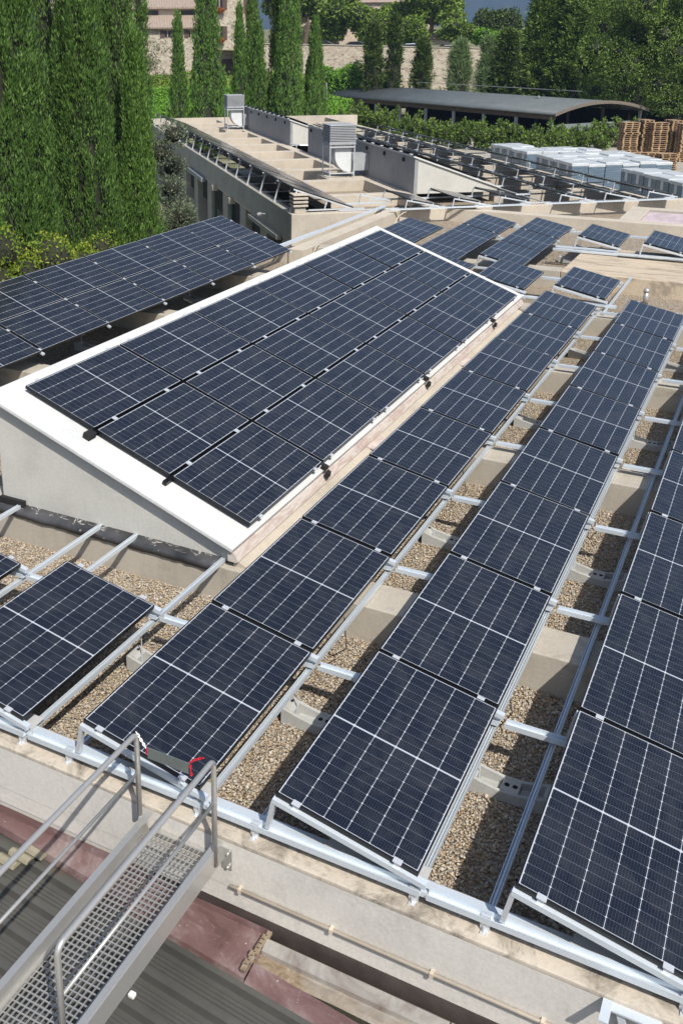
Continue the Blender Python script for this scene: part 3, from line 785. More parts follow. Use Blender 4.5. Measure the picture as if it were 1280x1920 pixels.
# bracket on the wall lower right
bk = empty('wall_bracket', (3.6, -.12, -.4), label='small galvanised steel bracket bolted to the parapet wall at bottom right', cat='bracket')
m = M(); m.box(3.55, 3.85, -.16, -.102, -.262, -.25); m.box(3.55, 3.60, -.26, -.11, -.25, -.238); m.build('angle', MAT['galv'], bk)
m = M(); m.bar((3.64, -.14, -.26), (3.72, -.14, -.52), .04, .008, (0, 1, 0)); m.build('strut', MAT['galv'], bk)

# ================================================================== SECOND ROOF (rotated building)
TH2 = R(40.3); O2 = (-9.08, 22.13); U2 = (math.cos(TH2), math.sin(TH2)); V2 = (-math.sin(TH2), math.cos(TH2))
def T2(u, v, z): return (O2[0] + U2[0] * u + V2[0] * v, O2[1] + U2[1] * u + V2[1] * v, z)
b2 = empty('concrete_roof_building', T2(6, 18, -4), label='farther concrete flat-roofed building set at an angle, with cooler units and piers', cat='building')
def b2box(nm, mt, *a, **kw): return M(T2).box(*a).build(nm, mt, b2, **kw)
MAT['bitumen_shade'] = plain('bitumen_and_shade', (.028, .027, .026), .85, 0, .3, 1)  # black membrane on the beds, shade as colour on the recess wall
MAT['fascia'] = concrete('grey_fascia_concrete', (.36, .345, .30), grime=.5)
b2box('parapet', MAT['fascia'], 0, .30, .301, 39, -1.02, -.22, bevel=.02)
b2box('parapet', MAT['conclight'], 0, 14.6, 0, .30, -4.2, -.222, bevel=.02)
b2box('parapet', MAT['conclight'], .301, 14.6, 38.6, 39, -1.5, -.224)
b2box('parapet', MAT['conclight'], 12.31, 12.5, .301, 38.59, -4, -.33)
b2box('ledge', MAT['conclight'], .04, .4, .301, 39, -1.12, -1.022)
b2box('recessed_wall', MAT['bitumen_shade'], 1.6, 1.8, .301, 39, -4.2, -1.121)  # near-black colour holds the shade of the recess
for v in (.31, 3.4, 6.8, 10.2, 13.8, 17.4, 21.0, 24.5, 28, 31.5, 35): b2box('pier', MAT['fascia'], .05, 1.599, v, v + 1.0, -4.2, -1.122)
b2box('roof_bed', MAT['gravel'], 2.2, 7.99, .301, 38.59, -.9, -.62)
b2box('dark_bed', MAT['bitumen_shade'], 8.0, 12.3, .301, 38.59, -2.2, -1.3)  # black membrane; its colour also carries the shade under the panels
b2box('dark_bed', MAT['bitumen_shade'], .301, 2.199, .301, 38.59, -2.2, -1.3)
for k, v in enumerate((3.3, 6.9, 10.3, 13.75, 17.1, 20.5, 23.9, 27.3, 30.7, 34.1)):
    b2box('roof_beam', MAT['conclight'], 2.2, 5.0, v, v + .42, -.8, -.225 + .002 * (k % 2), bevel=.012)
    b2box('roof_beam', MAT['conclight'], 8.0, 12.3, v, v + .42, -1.28, -.30)
b2box('roof_beam', MAT['conclight'], 4.55, 5.0, .31, 37, -.8, -.236)
for v in (12.6, 9.0, 26.0):
    t = M(T2); t.box(-.12, .14, v, v + .28, -1.28, -1.05); t.build('drain_box', MAT['conclight'], b2, bevel=.01)
    M(T2).tube([(.02, v + .14, -1.28), (.02, v + .14, -2.0), (.02, v + .14, -4.2)], .07, 8).build('drain_pipe', plain('green_pipe', (.05, .09, .08), .4), b2)
b2box('duct', plain('steel_blue_duct', (.22, .25, .27), .5), -.16, .04, 15.2, 19.2, -1.24, -1.06); b2box('duct', MAT['fascia'], -.12, .04, 1.4, 5.6, -1.24, -1.1)
for v in (3.2, 24.2):
    M(T2).box(-.02, -.001, v - .06, v + .06, -.78, -.66).tube([(-.01, v, -.72), (-.22, v, -.70)], .02, 6).tube([(-.2, v, -.70), (-.32, v, -.74)], .06, 8).build('wall_lamp', MAT['grey'], b2)
# louvred concrete stack at the corner
ch = empty('vent_stack', T2(.3, .3, -.22), label='squat stack of pale concrete louvre slabs at the corner of the farther roof', cat='vent stack')
M(T2).box(.12, .46, .1, .5, -.22, -.06).build('base', MAT['conclight'], ch, bevel=.01)
for k in range(4):
    z = -.04 + k * .11
    M(T2).box(.15, .43, .13, .47, z - .02, z + .01).build('core', MAT['dark'], ch)
    M(T2).box(.06, .52, .04, .56, z + .01, z + .075 - (k == 3) * .02).build('louvre_slab', MAT['conclight'], ch, bevel=.015)

# skylight housings on the farther roof
def b2house(v0, v1, lab, npan, which):
    h = empty('skylight_housing', T2(6.5, (v0 + v1) / 2, -.22), label=lab, cat='roof housing')
    tz = lambda u: 1.0 - (u - 4.95) * math.tan(HT)
    a, b = 5.0, 8.0
    M(T2).prism([(a + .003, v0 + .06, -.235), (b, v0 + .06, -.235), (b, v0 + .06, tz(b) - .01), (a + .003, v0 + .06, tz(a) - .01)], 0, (0, .2, 0)).build('gable_wall', MAT['render'], h)
    M(T2).box(a, a + .12, v0 + .04, v1, -.62, tz(a) - .012).build('clad_side', MAT['grey'], h)
    M(T2).prism([(a - .06, v0, tz(a) - .005), (b + .1, v0, tz(b + .1)), (b + .1, v0, tz(b + .1) + .05), (a - .06, v0, tz(a) + .05)], 0, (0, v1 - v0, 0)).build('roof_slab', MAT['white'], h)
    k = 0; v = v0 + 1.0
    while v < v1 - .5:
        M(T2).box(a - .05, a - .003, v, v + .13, .74, .87).build('side_vent', MAT['dark'], h)
        M(T2).box(a - .012, a - .002, v + .02, v + .11, .60, .738).build('stain', MAT['conclight'], h); v += 1.95
    v = v0 + .3
    while v < v1: M(T2).box(a - .075, a + .02, v, v + .16, tz(a) + .052, tz(a) + .075).build('clamp', MAT['alu'], h); v += .98
    for k in range(npan):
        for c_ in range(3):
            u = a + .05 + c_ * (PW + .033) * hc; v = v0 + .25 + k * STEP
            p = T2(u, v, tz(u) + .10)
            panel(p, (0, HT, TH2), '%s housing slope panel on the farther roof, %s from near, column %s' % (which, nth(k), ['one', 'two', 'three'][c_]), 'panels on the farther skylight housings')
    return h
b2house(3.08, 16.4, 'nearer white-gabled skylight housing on the farther roof, right of the cooler unit', 7, 'nearer')
b2house(19.6, 31.5, 'farther grey-clad skylight housing on the farther roof, white gable end', 6, 'farther')
MAT['cond2'] = MAT['alu']
m = M(T2); m.tube([(5.0, 19.5, -.12), (5.25, 18.7, -.12), (6.6, 18.6, -.18)], .03, 6); m.tube([(5.1, 18.8, -.1), (5.1, 18.8, -.5)], .02, 6)
tag(m.build('bent_pipe', MAT['galv']), 'thin bent pipe at the foot of the farther housing gable', 'pipe')

# cooler units
def cooler(u, v, lab):
    c = empty('cooler_unit', T2(u, v, -.22), label=lab, cat='cooler unit')
    s = 1.0
    x0, x1, y0, y1 = u, u + s, v, v + s
    M(T2).box(x0 + .03, x1 - .03, y0 + .03, y1 - .03, 1.04, 1.66).build('housing_core', MAT['dark'], c)
    for k in range(10):
        z = 1.06 + k * .06
        M(T2).prism([(x0, y0, z), (x1, y0, z), (x1, y1, z), (x0, y1, z)], 0, (0, 0, .036)).build('louvre', MAT['coolgrey'], c)
    M(T2).box(x0 - .01, x1 + .01, y0 - .01, y1 + .01, 1.655, 1.70).build('lid', MAT['coolgrey'], c, bevel=.015)
    M(T2).box(x0 - .01, x1 + .01, y0 - .01, y1 + .01, .98, 1.055).build('tray', MAT['coolgrey'], c, bevel=.01)
    for (a, b_) in ((x0 + .03, y0 + .03), (x1 - .03, y0 + .03), (x0 + .03, y1 - .03), (x1 - .03, y1 - .03)):
        M(T2).tube([(a, b_, -.22), (a, b_, .98)], .024, 8).build('leg', MAT['alu'], c)
    for (a, b_, d, e) in ((x0 + .03, y0 + .03, x1 - .03, y0 + .03), (x0 + .03, y1 - .03, x1 - .03, y1 - .03), (x0 + .03, y0 + .03, x0 + .03, y1 - .03)):
        M(T2).bar((a, b_, -.06), (d, e, -.06), .04, .04).build('cross_rail', MAT['alu'], c)
        M(T2).bar((a, b_, .90), (d, e, .90), .04, .05).build('cross_rail', MAT['alu'], c)
    # quarter-round elbow duct turning towards the housing
    pts = [(x0 + .26, .98)]
    for t in np.linspace(0, math.pi / 2, 10): pts.append((x1 - .12 - (s - .38) * math.cos(t) , .58 - .62 * math.sin(t)))
    pts += [(x1 - .12, .98)]
    M(T2).prism([(p[0], y0 + .16, p[1]) for p in pts], 0, (0, .68, 0)).build('elbow_duct', MAT['ductwhite'], c)
    M(T2).box(x1 - .118, 5.0 - .003, y0 + .22, y0 + .78, -.0, .62).build('wall_duct', MAT['coolgrey'], c)
    M(T2).tube([(x1 - .02, y0 + .1, .5), (x1 - .02, y0 + .06, .2), (x1 - .06, y0 + .1, -.15)], .03, 8).build('drain_hose', MAT['alu'], c)
    return c
MAT['coolgrey'] = plain('cooler_grey', (.33, .345, .36), .55, 0, .1, 3)
MAT['ductwhite'] = plain('duct_white', (.60, .62, .62), .5, 0, .06, 3)
cooler(3.4, 7.6, 'grey louvred cooler box on a tubular stand, the nearer of two on the farther roof')
cooler(3.75, 29.2, 'grey louvred cooler box on a tubular stand, the farther of two by the cypresses')
b2box('unit_plinth', MAT['conclight'], 3.3, 4.9, 7.33, 8.9, -.7, -.23); b2box('unit_plinth', MAT['conclight'], 3.6, 4.9, 28.9, 30.4, -.7, -.231)

# wide array along the left parapet of the farther roof
T3 = R(19.3); c3, s3 = math.cos(T3), math.sin(T3)
for k in range(16):
    for c_ in range(2):
        u = .20 + c_ * (PW + .02) * c3; z = .50 - c_ * (PW + .02) * s3
        panel(T2(u, .45 + k * 2.06, z - .035), (0, T3, TH2), 'farther roof left-edge array panel, %s from near, %s column' % (nth(k), ['upper', 'lower'][c_]), 'panels of the array on the farther left parapet', 2.03 / 1.755)
for k in range(17):
    v = .42 + k * 2.06
    t = empty('array_frame', T2(.1, v, -.2), label='steel strut frame of the far parapet array, %s from its near corner' % nth(k), cat='mounting frame', group='strut frames along the far parapet')
    M(T2).bar((.06, v, -.22), (.26, v, .42), .045, .045, (0, 1, 0)).build('leg', MAT['alu'], t)
    M(T2).bar((.16, v, .455), (2.1, v, .455 - 1.94 * s3 / c3), .05, .045).build('sloped_rail', MAT['alu'], t)
    M(T2).bar((.05, v, -.20), (2.3, v, -.20), .05, .035).build('base_rail', MAT['alu'], t)
    M(T2).bar((1.12, v, -.2), (1.2, v, .10), .03, .03, (0, 1, 0)).build('leg', MAT['galv'], t)
# front rails of the farther roof
def b2rail(a, b, lab, wd=.05, ht=.04): return tag(M(T2).bar(a, b, wd, ht).build('front_rail', MAT['alu']), lab, 'metal rail', 'rails along the front of the farther roof')
b2rail((.6, .34, -.17), (2.35, .34, -.17), 'short white rail right of the louvred stack on the farther roof')
b2rail((1.5, .16, -.19), (12.7, .16, -.17), 'very long pale rail along the front edge of the farther roof')
# single-row arrays of the farther roof
S2 = 1.97
def b2panel(u, v, lab, grp): panel(T2(u, v, HZ - .035), (0, TILT, TH2), lab, grp, (S2 - .03) / 1.755)
def b2mount(u, v, lab):
    o = copy_tree(mp_); put(o, T2(u, v, 0), (0, 0, TH2), lab, 'tilted frames on the farther roof', 'mounting frame')
for i, (u, w_) in enumerate(((3.43, 'left'), (4.92, 'middle'), (6.42, 'right'))):
    b2panel(u, -.42, 'single front panel of the farther roof, %s one of three before the housing' % w_, 'single panels at the front of the farther roof')
    for j, v in enumerate((-.43, 1.54)): b2mount(u, v, 'tilted frame at the %s edge of the %s front panel, farther roof' % (['near', 'far'][j], w_))
b2mount(2.45, .95, 'empty tilted frame standing left of the front panels on the farther roof')
for i, (u, w_) in enumerate(((8.42, 'inner'), (9.93, 'middle'), (11.40, 'outer'))):
    for k in range(14):
        b2panel(u, -.40 + k * S2, 'farther roof right side, %s row, %s panel from the near end' % (w_, nth(k)), 'panels in the %s right row of the farther roof' % w_)
        b2mount(u, -.41 + k * S2, 'farther roof right side, %s row, %s frame from the near end' % (w_, nth(k)))
    tag(M(T2).bar((u - .14, .3, -.205), (u - .14, 28, -.205), .04, .03).build('support_rail', MAT['galv']), 'long rail under the raised edge of the %s right row, farther roof' % w_, 'metal rail', 'rails under the farther right rows')
for k in range(4):
    M(T2).box(5.6 + k * .02, 7.6, 33.2 + k * 1.1, 33.6 + k * 1.1, -.22, -.16).build('skylight_strip', MAT['white'], b2)

# ================================================================== FOLIAGE TOOLS
def kites(C, D, S, L, Wd):
    L = np.asarray(L)[:, None]; Wd = np.asarray(Wd)[:, None]
    V = np.stack([C, C + D * L * .45 + S * Wd * .5, C + D * L, C + D * L * .45 - S * Wd * .5], 1).reshape(-1, 3)
    return V, np.arange(len(C) * 4).reshape(-1, 4)
def unit(a): return a / (np.linalg.norm(a, axis=-1, keepdims=True) + 1e-9)
def join(parts):
    V, F, o = [], [], 0
    for v, f in parts: V.append(v); F.append(f + o); o += len(v)
    return np.concatenate(V), np.concatenate(F)
def lathe(rf_, H, nz=26, na=22):
    t = np.linspace(0, 1, nz); a = np.linspace(0, 2 * np.pi, na, endpoint=False); T_, A_ = np.meshgrid(t, a, indexing='ij')
    r = rf_(T_, A_); V = np.stack([r * np.cos(A_), r * np.sin(A_), T_ * H], -1).reshape(-1, 3)
    I, J = np.meshgrid(np.arange(nz - 1), np.arange(na), indexing='ij'); I = I.ravel(); J = J.ravel(); K = (J + 1) % na
    return V, np.stack([I * na + J, I * na + K, (I + 1) * na + K, (I + 1) * na + J], -1)
def cypress_mesh(H, r0, n, seed, L=.12, Wd=.03, tip=1., ph_=.95, pr_=.13):
    """dense column made of upright flame-shaped sprays with dark gaps between them"""
    g = np.random.default_rng(seed); ph = g.uniform(0, 6.28, 8)
    def prof(t): return r0 * np.clip(t / .06, .35, 1) ** .5 * np.clip(1 - t ** (1.75 * tip), 0, 1) ** .9
    def fl(t, a):
        return 1 + .10 * np.sin(3 * a + 1.5 * t * H / 5 + ph[0]) + .07 * np.sin(7 * a - 1.6 * t * H / 5 + ph[1]) + .07 * np.sin(2 * a + 1.1 * t * H + ph[2]) * np.sin(.9 * t * H + ph[3])
    npl = int(2 * math.pi * r0 * H * .8 / (ph_ * pr_ * .62)); per = max(12, n // npl)
    pt = g.uniform(0, .985 - ph_ * .3 / H, npl); pa = g.uniform(0, 2 * np.pi, npl); hh = ph_ * g.uniform(.55, 1.35, npl); rr = pr_ * g.uniform(.6, 1.3, npl)
    rad = prof(pt) * fl(pt, pa) * (1 - .16 * g.random(npl) ** 1.5) - rr * .35 + (g.random(npl) < .06) * rr * .9
    pe = np.stack([np.cos(pa), np.sin(pa), 0 * pa], -1); pet = np.stack([-np.sin(pa), np.cos(pa), 0 * pa], -1); up = np.array([0, 0, 1.])
    pc = pe * np.maximum(rad, .02)[:, None] + up * (pt * H)[:, None]
    lean = unit(up + pe * g.uniform(-.04, .14, npl)[:, None] + pet * g.normal(0, .07, npl)[:, None])
    i = np.repeat(np.arange(npl), per); k = len(i); s = g.random(k); b = g.uniform(0, 2 * np.pi, k)
    w_ = rr[i] * np.sin(np.pi * np.clip(s * .85 + .12, 0, 1)) ** .8
    off = pe[i] * (np.cos(b) * w_)[:, None] + pet[i] * (np.sin(b) * w_ * .9)[:, None]
    C = pc[i] + lean[i] * (s * hh[i])[:, None] + off
    D = unit(lean[i] * 1.1 + unit(off) * g.uniform(.1, .6, k)[:, None] + g.normal(0, .16, (k, 3)))
    S = unit(np.cross(D, unit(off + g.normal(0, .04, (k, 3)))))
    leaf = kites(C, D, S, L * g.uniform(.5, 1.3, k), Wd * g.uniform(.6, 1.3, k))
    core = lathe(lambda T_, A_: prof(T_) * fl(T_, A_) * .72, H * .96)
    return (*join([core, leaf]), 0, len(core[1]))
def blob_mesh(lumps, n, size, seed, asp=.55, core=.72, up=.0, droop=0.):
    g = np.random.default_rng(seed); Lm = np.array(lumps, float)
    area = (Lm[:, 3] * Lm[:, 4] + Lm[:, 4] * Lm[:, 5] + Lm[:, 3] * Lm[:, 5]); idx = g.choice(len(Lm), n, p=area / area.sum())
    d = unit(g.normal(size=(n, 3))); rad = .78 + .26 * g.random(n) ** .7
    wob = 1 + .10 * np.sin(5 * d[:, 0] + 3 * d[:, 2] + idx) + .08 * np.sin(7 * d[:, 1] + 5 * d[:, 2] - idx)
    C = Lm[idx, :3] + d * Lm[idx, 3:6] * (rad * wob)[:, None]
    D = unit(d * .6 + g.normal(size=(n, 3)) * .6 + np.array([0, 0, up]) - np.array([0, 0, droop]))
    S = unit(np.cross(D, g.normal(size=(n, 3))))
    ss = size * g.uniform(.6, 1.35, n)
    parts = [kites(C, D, S, ss, ss * asp)]
    if core:
        for l in Lm:
            v, f = lathe(lambda T_, A_: np.sqrt(np.clip(1 - (2 * T_ - 1) ** 2, 0, 1)) * (1 + .08 * np.sin(4 * A_ + 5 * T_)), 2., 9, 10)
            v = (v - np.array([0, 0, 1.])) * l[3:6] * core + l[:3]; parts.append((v, f))
    VF = join(parts); return (*VF, n, len(VF[1]))
def plume_mesh(H, r0, nb, per, seed, L, Wd, tipup=.5, shape=1.2):
    """feathery conifer: branch sprays rising outward"""
    g = np.random.default_rng(seed); t = g.uniform(.03, .97, nb) ** .9; a = g.uniform(0, 2 * np.pi, nb)
    R_ = r0 * (1 - t ** shape) * g.uniform(.75, 1.1, nb) + .25
    er = np.stack([np.cos(a), np.sin(a), 0 * a], -1); up = np.array([0, 0, 1.])
    axis = unit(er + up * g.uniform(tipup * .4, tipup * 1.5, nb)[:, None]); blen = R_ * 1.05
    i = np.repeat(np.arange(nb), per); q = g.uniform(.25, 1, nb * per)
    base = up * (t * H)[i][:, None]
    C = base + axis[i] * (q * blen[i])[:, None] + g.normal(size=(nb * per, 3)) * ((1.15 - q) * .17 * r0)[:, None]
    D = unit(axis[i] + g.normal(size=(nb * per, 3)) * .45 - up * .1); S = unit(np.cross(D, g.normal(size=(nb * per, 3)) + up))
    ss = g.uniform(.6, 1.3, nb * per)
    core = lathe(lambda T_, A_: (r0 * .45 * (1 - T_ ** shape) + .1) * (1 + .15 * np.sin(5 * A_ + 9 * T_)), H * .9)
    return (*join([kites(C, D, S, L * ss, Wd * ss), core]), nb * per, nb * per + len(core[1]))
FOL = {}
FOL['cyp'] = foliage('cypress_foliage', (0.043, 0.090, 0.021), (0.088, 0.170, 0.036), (0.185, 0.299, 0.068), .15)
FOL['cyp2'] = foliage('cypress_foliage_light', (0.057, 0.120, 0.025), (0.114, 0.215, 0.043), (0.220, 0.354, 0.075), .15)
FOL['dark'] = foliage('dark_evergreen', (0.043, 0.071, 0.018), (0.088, 0.136, 0.031), (0.185, 0.245, 0.058), .2)
FOL['green'] = foliage('mid_green_leaves', (0.082, 0.136, 0.023), (0.163, 0.258, 0.042), (0.312, 0.422, 0.078), .25)
FOL['bright'] = foliage('bright_hedge_leaves', (0.085, 0.204, 0.026), (0.185, 0.381, 0.046), (0.312, 0.517, 0.078), .3)
FOL['yellow'] = foliage('yellow_green_leaves', (.09, .16, .02), (.20, .28, .03), (.42, .43, .06), .3)
FOL['olive'] = foliage('silver_olive_leaves', (0.085, 0.116, 0.065), (0.156, 0.190, 0.111), (0.284, 0.320, 0.208), .2)
FOL['pale'] = foliage('pale_feathery_leaves', (0.114, 0.177, 0.065), (0.227, 0.326, 0.130), (0.369, 0.462, 0.208), .3)
FOL['laurel'] = foliage('laurel_leaves', (0.068, 0.116, 0.023), (0.139, 0.224, 0.042), (0.284, 0.381, 0.091), .25)
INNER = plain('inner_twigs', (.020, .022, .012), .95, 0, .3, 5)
BARK = plain('bark', (.13, .10, .075), .9, 0, .3, 12)
def plant(name, loc, mesh, mt, lab, cat, group=None, trunk=None, rot=0, sc_=1.):
    o = empty(name, loc, (0, 0, rot), lab, cat, group)
    if trunk:
        M().tube([(0, 0, -.3), (trunk[1] * .1, 0, trunk[1] * .5), (0, 0, trunk[1])], [trunk[0] * 1.2, trunk[0], trunk[0] * .7], 8).build('trunk', BARK, o, local=True)
    cr = npmesh('crown' if trunk else 'foliage', mesh[0], mesh[1], mt, o, local=True)
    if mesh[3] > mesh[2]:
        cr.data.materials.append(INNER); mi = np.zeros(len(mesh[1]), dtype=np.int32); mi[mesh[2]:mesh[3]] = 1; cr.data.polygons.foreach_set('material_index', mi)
    if sc_ != 1: o.scale = (sc_,) * 3 if not isinstance(sc_, tuple) else sc_
    return o
def zg(x, y): return float(ground_z(np.array(x), np.array(y)))

# near cypresses on the left
GC = 'tall cypresses left of the roof'
cyps = [((-11.44, 12.59), 1.08, 12.5, 110000, 'cyp', 'broadest nearest cypress filling the left picture edge', 1), ((-11.64, 15.65), .88, 12.6, 90000, 'cyp', 'tall cypress second from the left edge, beside the broadest one', 2),
        ((-12.02, 18.46), .74, 8.6, 52000, 'cyp2', 'shorter bright cypress with pointed top just left of the farther building', 3), ((-13.58, 19.81), .80, 13.5, 46000, 'cyp', 'tall cypress behind the shorter bright one', 4),
        ((-14.68, 22.75), .33, 13.0, 18000, 'cyp', 'slim tall cypress, rightmost of the near group', 5), ((-14.1, 17.4), .62, 12.5, 24000, 'cyp', 'cypress seen in the gap behind the broadest one', 6),
        ((-9.75, 10.05), .5, 5.7, 10000, 'cyp2', 'low light-green cypress tip at the left edge above the panels', 7)]
for (xy, r_, H, k, mk, lab, sd) in cyps:
    o = plant('cypress_tree', (xy[0], xy[1], -4), cypress_mesh(H, r_, k, sd, .125, .030, .62 if H < 9 else (1.0 if sd in (2, 5) else 1.35)), FOL[mk], lab, 'cypress', GC)
# garden shrubs behind the left array
for i, ((x, y, zt_), r_, lab) in enumerate((((-9.05, 9.7, 1.2), .75, 'yellow-green leafy shrub at the left edge above the panels'), ((-9.0, 10.9, .85), .65, 'yellow-flecked shrub second from the left edge behind the panels'),
                               ((-9.35, 12.1, .72), .6, 'leafy shrub, third from left, under the gap between two cypresses'), ((-9.9, 13.6, .62), .72, 'yellow-green shrub under the second cypress behind the left array'))):
    hgt = zt_ + 4
    g = np.random.default_rng(50 + i); L_ = [(g.normal(0, .28), g.normal(0, .28), hgt - .55 - g.uniform(0, 1.6), .42, .42, .45) for _ in range(9)] + [(0, 0, hgt * .4, .6, .6, hgt * .35)]
    plant('garden_shrub', (x, y, -4), blob_mesh(L_, 9000, .062, 60 + i, .5, .7), FOL['yellow'], lab, 'shrub', 'shrubs behind the wide left array', (.05, hgt * .5), sc_=1.09)
for i, ((x, y, zt_), lab) in enumerate((((-13.0, 21.6, 2.5), 'silver-grey olive bush between cypresses and the farther building'), ((-11.9, 20.1, 0.3), 'lower silver-grey bush at the foot of the rightmost near cypress'))):
    hgt = zt_ + 4; g = np.random.default_rng(80 + i)
    L_ = [(g.normal(0, .25), g.normal(0, .25), hgt - .5 - k * .55, .45, .45, .4) for k in range(8 if i == 0 else 4)]
    plant('olive_tree', (x, y, -4), blob_mesh(L_, 7000, .075, 90 + i, .4, .6, .5), FOL['olive'], lab, 'olive bush', 'silvery bushes beside the farther building', (.06, hgt * .6))

# far cypresses
GF = 'row of cypresses beyond the farther roof'
fc_ = [((-38.56, 63.22), .85, 5.82, 'short slim cypress, leftmost of the row beyond the farther roof'), ((-36.71, 64.34), 1.45, 11.5, 'tall broad cypress in front of the stone tower house'), ((-34.51, 65.59), .85, 6.3, 'small cypress just left of the farther cooler unit axis'),
       ((-33.9, 66.5), .9, 8.6, 'medium cypress touching the small one in front of the tower'), ((-33.21, 66.28), .85, 4.92, 'shortest cypress right behind the farther cooler unit'), ((-31.97, 67.4), 1.05, 11.0, 'dark tall cypress, left of the adjoining pair'),
       ((-30.91, 66.6), 1.4, 11.0, 'tall broad cypress, right of the adjoining pair'), ((-29.40, 68.14), 1.1, 5.0, 'short cypress at the right end of the row')]
for i, ((x, y), r_, zt_, lab) in enumerate(fc_):
    H = (zt_ + 4) / .96
    plant('cypress_tree', (x, y, -4), cypress_mesh(H, r_, 22000 if r_ > 1 else 13000, 20 + i, .26, .075, .60 if zt_ < 7 else .72, 1.2, .20), FOL['dark' if i == 5 else 'cyp2'], lab, 'cypress', GF)

# hedges on the left garden terraces
def hedge(a, b, wd, z0, z1, n, mt, lab, size=.22, seed=1):
    a = np.array(a, float); b = np.array(b, float); L = np.linalg.norm(b - a); e = (b - a) / L; p = np.array([-e[1], e[0]]); g = np.random.default_rng(seed)
    o = empty('clipped_hedge', ((a[0] + b[0]) / 2, (a[1] + b[1]) / 2, z0), label=lab, cat='hedge')
    s = g.uniform(0, L, n); side = g.random(n); top = side < .45
    q = np.where(top, g.uniform(-wd / 2, wd / 2, n), np.where(side < .9, -wd / 2, wd / 2) * np.sign(p @ np.array([.5, 1]))); z = np.where(top, z1, g.uniform(z0, z1, n))
    wob = .08 * (z1 - z0) * np.sin(s * 1.3 + 2 * np.sin(s * .7))
    C = np.stack([a[0] + e[0] * s + p[0] * q, a[1] + e[1] * s + p[1] * q, z + wob * top], -1) + g.normal(0, .06, (n, 3))
    D = unit(g.normal(size=(n, 3)) + np.array([0, 0, .5])); S = unit(np.cross(D, g.normal(size=(n, 3))))
    ss = size * g.uniform(.6, 1.3, n)
    V, F = kites(C, D, S, ss, ss * .6)
    c0 = [a - p * wd * .45, b - p * wd * .45, b + p * wd * .45, a + p * wd * .45]
    bv = np.array([(*q_, z0) for q_ in c0] + [(*q_, z1 - .08) for q_ in c0]); bf = np.array([(0,1,5,4),(1,2,6,5),(2,3,7,6),(3,0,4,7),(4,5,6,7),(3,2,1,0)])
    V, F = join([(V, F), (bv, bf)]); npmesh('foliage', V, F, mt, o)
hedge((-69, 100.5), (-41, 116), 1.6, -2.6, .55, 14000, FOL['green'], 'tall dark leafy hedge below the stone house and wall', .26, 3)
hedge((-60, 87.5), (-46, 96), 1.6, -2.2, -.25, 7000, FOL['bright'], 'bright low clipped hedge, the middle one of the garden', .22, 4)
hedge((-53.5, 77.5), (-34.5, 88), 2.0, -3.6, -.75, 9000, FOL['bright'], 'bright box hedge nearest behind the row of far cypresses', .22, 5)
L_ = [(i * 1.1 - 3.8, rng.normal(0, .4), 1.2 + .5 * math.sin(i * 1.7), 1.1, 1.1, 1.5) for i in range(8)]
plant('flowering_bush', (-43.5, 107.8, -1.6), blob_mesh([(x * .8, y, z + i_ * .12, a, b, c) for i_, (x, y, z, a, b, c) in enumerate(L_)], 9000, .3, 7, .5), FOL['bright'], 'bright green bush mass between the last far cypress and the black shed roof', 'bush')

# ================================================================== STONE HOUSE, WALL, TERRACE
n = N('rubble_stone'); tcv = n.n('ShaderNodeNewGeometry').outputs['Position']
mp0 = n.n('ShaderNodeMapping'); n.l(tcv, mp0.inputs[0]); mp0.inputs['Scale'].default_value = (2.6, 2.6, 4.6)
v = n.n('ShaderNodeTexVoronoi'); n.l(mp0.outputs[0], v.inputs['Vector']); v.inputs['Scale'].default_value = 1.0
v2 = n.n('ShaderNodeTexVoronoi', feature='DISTANCE_TO_EDGE'); n.l(mp0.outputs[0], v2.inputs['Vector']); v2.inputs['Scale'].default_value = 1.0
sp = n.n('ShaderNodeSeparateColor'); n.l(v.outputs['Color'], sp.inputs[0])
cc = n.ramp(sp.outputs[0], [(0, (.22, .18, .14)), (.3, (.40, .35, .27)), (.6, (.48, .44, .36)), (.85, (.33, .25, .19)), (1, (.46, .43, .37))])
cc = n.mix(n.remap(v2.outputs['Distance'], .0, .08, .75, 0), cc, (.50, .44, .34))
cc = n.mix(n.remap(n.noise(n.pos(), .35, 5), .55, .75, 0, .4), cc, (.30, .25, .19))
n.bump(v2.outputs['Distance'], .5, .05)
MAT['stone'] = n.fin(cc, .9)
n = N('terracotta_tiles'); mpx = n.pos((1, 1, 1), rot=(0, 0, -.535))
wv = n.n('ShaderNodeTexWave', wave_type='BANDS', bands_direction='X'); n.l(mpx, wv.inputs[0]); wv.inputs['Scale'].default_value = 1.4; wv.inputs['Distortion'].default_value = .6
s1 = n.noise(n.pos(), 4.5, 5, .8); s2 = n.noise(n.pos(), .5, 3)
cc = n.ramp(s1, [(.3, (.20, .15, .12)), (.45, (.36, .28, .22)), (.6, (.46, .39, .33)), (.75, (.38, .22, .15))])
cc = n.mix(n.remap(s2, .55, .7, 0, .4), cc, (.42, .21, .13))
cc = n.mix(n.math('MULTIPLY', wv.outputs['Fac'], .35), cc, (.16, .10, .07)); n.bump(wv.outputs['Fac'], .8, .08)
MAT['tile'] = n.fin(cc, .85)
MAT['plaster'] = concrete('pale_plaster', (.56, .47, .37), grime=.3)
MAT['shutter'] = plain('brown_shutter', (.085, .05, .04), .6)
MAT['pane'] = plain('dark_pane', (.02, .022, .025), .12)
EH = np.array([.86, .51]); EH /= np.linalg.norm(EH); NH = np.array([-EH[1], EH[0]])
def TH_(s, t, z): return (-77.5 + EH[0] * s + NH[0] * t, 115.5 + EH[1] * s + NH[1] * t, z)
hs_ = empty('stone_house', TH_(8, 4, -1.2), label='old stone farmhouse with red tiled roofs and a taller tower block', cat='house')
